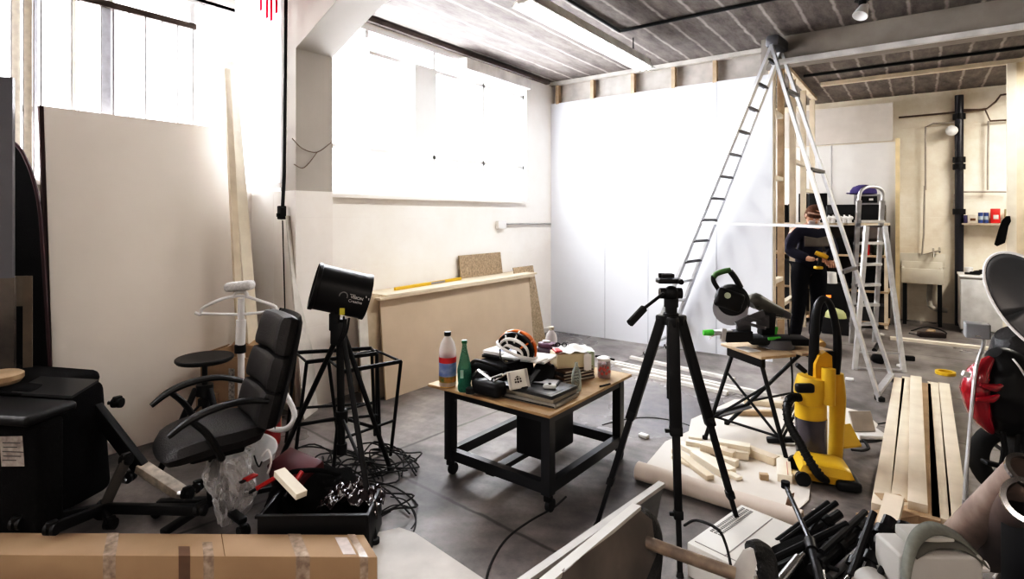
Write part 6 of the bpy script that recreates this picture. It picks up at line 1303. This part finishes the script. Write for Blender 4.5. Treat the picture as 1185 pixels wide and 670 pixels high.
# big card tubes
def bigtube(lab, p, q, r, m_):
    t = thing('card_tube', lab, 'tube', V((*((p+q)/2).xy, 0))); L = (q-p).length
    MB().lathe([(r, 0), (r, L), (r*.86, L), (r*.86, .0), (r, 0)], p, ax=(q-p), n=36).build('tube_wall', m_, t); MB().lathe([(r*1.06, L-.01), (r*1.06, L+.004), (r*.84, L+.006), (r*.84, L-.01)], p, ax=(q-p), n=36).build('metal_rim', M_CHR, t); MB().lathe([(0, .02), (r*.85, .02)], p, ax=(q-p), n=24).build('inner_end', M_BLK, t)
M_TB = mat('pinkish_card', (.30, .235, .20), .6, var=.2, scale=9, col2=(.17, .12, .10))
bigtube('upper thick brown tube with open metal rimmed end at right edge', P(1112, 620, 2.35), P(1190, 545, 2.00), .064, M_TB)
bigtube('lower thick brown tube with dark open end at right edge', P(1145, 640, 2.45), P(1192, 580, 1.93), .075, mat('dark_card', (.10, .07, .06), .6, var=.2))
# reflector dish / mirror leaning at the right edge
dm = thing('dish_reflector', 'large grey oval reflector with pale rim at the right frame edge', 'reflector', C(1.98, 2.2, .0))
M_DSH = mat('dish_grey', (.055, .057, .06), .35, var=.1, scale=3)
dc = P(1172, 362, 2.28)+RT*.035; dn = (-FWD*.55-RT*.8+UP*.1).normalized(); 
def dish(k): 
    _, s_, u_2 = axes(dn); u_3 = (u_2*math.cos(TLT)+s_*math.sin(TLT)); s_3 = dn.cross(u_3)
    return s_3, u_3
TLT = .6
s_3, u_3 = dish(0)
dc = P(1197, 352, 2.28)
m = MB(); 
def dpt(r, a): return dc+s_3*(.12*r*math.cos(a))+u_3*(.235*r*math.sin(a))-dn*(.04*(1-r*r))
m.grid(lambda u, v: dpt(max(u, .001), 2*math.pi*v), 8, 40); m.build('dish', M_DSH, dm, solid=.004)
m = MB(); m.tube([dpt(1, 2*math.pi*i/48) for i in range(48)], .006, 6, closed=True); m.build('rim', M_WHT, dm)
m = MB(); m.tube([dc-dn*.05, dc-dn*.10-UP*.2, dc-dn*.12-UP*1.17], .012, 8); m.build('stand_pole', M_BLK, dm)
for k in range(3): m = MB(); b0 = dc-dn*.12-UP*.95; a = 2.1*k; e = V((b0.x+.25*math.cos(a), b0.y+.25*math.sin(a), .01)); m.tube([b0, e], .010, 8); m.build('stand_leg', M_BLK, dm)
# satellite speaker on thin stand
sk_ = thing('speaker_stand', 'thin curved grey floor stand carrying the small grey speaker', 'speaker stand', G(1117, 590))
m = MB(); m.tube([P(1139, 392, 2.98), P(1138, 400, 2.97), P(1131, 420, 2.93), P(1127, 445, 2.9), P(1122, 500, 2.88), P(1118, 550, 2.85), P(1117, 585, 2.84)], [.010, .010, .009, .009, .009, .010, .013], 8, smooth=6); m.build('pole', M_ALU, sk_)
b0 = P(1117, 585, 2.84); b0.z = 0; MB().lathe([(0, 0), (.12, 0), (.12, .012), (.02, .02), (.012, .16), (0, .16)], b0, n=32).build('base', M_GRY, sk_)
ssp = thing('satellite_speaker', 'small grey box speaker on the thin curved stand', 'speaker', P(1130, 391, 2.98))
Xs = Matrix.Translation(P(1130, 382, 2.99)) @ Matrix.Rotation(TH-.55, 4, 'Z')
m = MB(Xs); m.box((0, 0, 0), (.10, .085, .078), bev=.004); m.build('cabinet', M_GRY, ssp); m = MB(Xs); m.box((.0, -.044, 0), (.094, .005, .072), bev=.002); m.build('grille', mat('grille_grey', (.30, .31, .33), .8), ssp); m = MB(Xs); m.box((0, -.0475, -.024), (.022, .002, .006)); m.build('badge', M_CHR, ssp)
m = MB(Xs); m.slab((.0505, -.04, -.037), (.002, 0, 0), (0, .08, 0), (0, 0, .074)); m.build('side_panel', M_BLKP, ssp)
# red motor scooter
mc = thing('red_motor_scooter', 'red and black motor scooter parked at the right frame edge', 'scooter', G(1165, 560))
M_REDP = mat('red_paint', (.30, .008, .022), .22, coat=.8, var=.05)
tm_ = 2.95
def K(px, py, dt=0.): return P(px, py, tm_+dt)
m = MB(); m.tube([K(1147, 414), K(1133, 430), K(1128, 452), K(1134, 478), K(1147, 500)], [.02, .055, .075, .06, .02], 16, smooth=5, flat=.75); m.build('red_fairing', M_REDP, mc)
m = MB(); m.tube([K(1134, 445, -.09), K(1150, 449, -.10), K(1160, 446, -.10)], [.01, .022, .008], 8, smooth=4).tube([K(1130, 462, -.09), K(1146, 462, -.10), K(1156, 457, -.10)], [.01, .02, .008], 8, smooth=4); m.build('red_slats', M_REDP, mc)
m = MB(); m.tube([K(1150, 408, .02), K(1162, 425, .02), K(1164, 455, .02), K(1160, 485, .02), K(1152, 500, .02)], [.04, .12, .15, .12, .03], 16, smooth=5); m.build('black_body', M_BLKP, mc)
m = MB(); m.tube([K(1165, 385, .15), K(1180, 405, .15), K(1196, 430, .15)], [.06, .16, .14], 16, smooth=5); m.build('seat', M_LEA, mc)
m = MB(); m.tube([K(1170, 430, .12), K(1185, 460, .1), K(1195, 490, .1)], [.12, .16, .10], 14, smooth=4); m.build('rear_body', M_BLKP, mc)
m = MB(); m.box(K(1118, 433, -.04), (.04, .02, .03), R=Euler((0, .4, TH)), bev=.006); m.build('indicator', M_WHT, mc)
wcn = K(1152, 500, .0); wcn = V((*C((1150-CX)/FP*3.05, 3.05, 0).xy, .26))
for cc in (P(1178, 530, 3.12), P(1225, 560, 2.75)):
    cc.z = .235 
    m = MB(); axw = (RT*.35+FWD*.94).normalized(); _, s_, u_2 = axes(axw); m.tube([cc+(s_*math.cos(t)+u_2*math.sin(t))*.18 for t in [2*math.pi*i/40 for i in range(40)]], .05, 12, closed=True); ty = m.build('tyre', M_RUB, mc)
    m = MB(); m.cyl(cc-axw*.04, cc+axw*.04, .035, n=16)
    for k in range(5): t = 2*math.pi*k/5; m.beam(cc, cc+(s_*math.cos(t)+u_2*math.sin(t))*.14, .02, .02)
    m.build('wheel_hub', M_GRY, ty)
MB().tube([K(1160, 500, -.05), K(1163, 520, -.06), K(1158, 545, -.06)], .014, 8).tube([K(1178, 500, -.05), K(1176, 530, -.06), K(1170, 560, -.06)], .012, 8).build('stand_bars', M_BLK, mc)
MB().beam(K(1138, 534, -.06), K(1160, 540, -.06), .05, .02, bev=.006).build('footrest', M_BLK, mc)
MB().tube([K(1172, 415, -.12), K(1180, 425, -.14), K(1188, 438, -.12)], .005, 6, smooth=4).build('cable', M_WHT, mc)
MB().box(K(1188, 515, .0), (.16, .14, .22), R=Euler((0, .2, TH)), bev=.03).build('engine_block', mat('engine_dark', (.05, .05, .055), .4, .5, var=.3, scale=20), mc)
# dark cabinet edge behind the right foreground tube
single(MB().box(P(1190, 640, 1.98), (.10, .12, .32), R=Euler((0, 0, TH)), bev=.01), 'black_box', M_BLK, 'black box corner at the bottom right frame edge', 'box')
# ================================================================== LIGHT, CAMERA
def area(name, loc, rot, sx, sy, power, col=(1, 1, 1)):
    l = bpy.data.lights.new(name, 'AREA'); l.shape = 'RECTANGLE'; l.size = sx; l.size_y = sy; l.energy = power; l.color = col
    o = bpy.data.objects.new(name, l); COL.objects.link(o); o.location = loc; o.rotation_euler = rot; return o
R90 = math.radians(90)
area('daylight_far_bay', (XW-.45, 4.49, 2.62), (0, -R90, 0), 1.9, 3.4, 620, (.93, .96, 1))
area('daylight_near_bay', (XN-.45, -.3, 2.62), (0, -R90, 0), 1.9, 6.0, 420, (1, .97, .95))
area('daylight_return', (-4.55, 3.2, 2.6), (-R90, 0, 0), .7, 1.6, 30, (.96, .98, 1))
area('daylight_rear_bay', (XW-.45, 8.65, 2.62), (0, -R90, 0), 1.7, 2.7, 420, (1, .98, .95))
area('strip_lamp_glow', (fx, 4.62, 3.12), (0, 0, 0), .2, 2.3, 45, (1, .97, .93))
area('area_light_rear', (1.6, 8.6, 3.3), (0, 0, 0), .3, 2.2, 130, (1, .95, .86))  # added unseen area light for a brighter back wall, no fixture modelled
area('fill_light_behind', (1.0, -.6, 3.3), (0, 0, 0), 2.6, .5, 100, (1, .88, .80))  # added fill light behind the camera, no fixture stands there
wd = bpy.data.worlds.new('daylight'); SC.world = wd; wd.use_nodes = True
bg = wd.node_tree.nodes['Background']; bg.inputs['Color'].default_value = (.95, .97, 1, 1); bg.inputs['Strength'].default_value = 1.5
cam = bpy.data.cameras.new('camera'); co = bpy.data.objects.new('camera', cam); COL.objects.link(co)
co.location = (0, 0, EYE); co.rotation_euler = (R90, 0, TH)
cam.sensor_width = 36; cam.sensor_fit = 'HORIZONTAL'; cam.lens = FP/1185*36; cam.shift_y = -(335-HY)/1185; cam.clip_start = .05
SC.camera = co
SC.view_settings.view_transform = 'Standard'; SC.view_settings.look = 'Medium High Contrast' if False else 'None'; SC.view_settings.exposure = .1
SC.view_settings.use_curve_mapping = True
cm = SC.view_settings.curve_mapping; cu_ = cm.curves[3]
for x_, y_ in ((.06, .028), (.2, .165), (.5, .53), (.8, .87)): cu_.points.new(x_, y_)
cm.update()
SC.cycles.use_denoising = True; SC.cycles.max_bounces = 8; SC.cycles.diffuse_bounces = 4; SC.cycles.transparent_max_bounces = 12; SC.cycles.sample_clamp_indirect = 6
try: SC.cycles.denoiser = 'OPENIMAGEDENOISE'
except Exception: pass
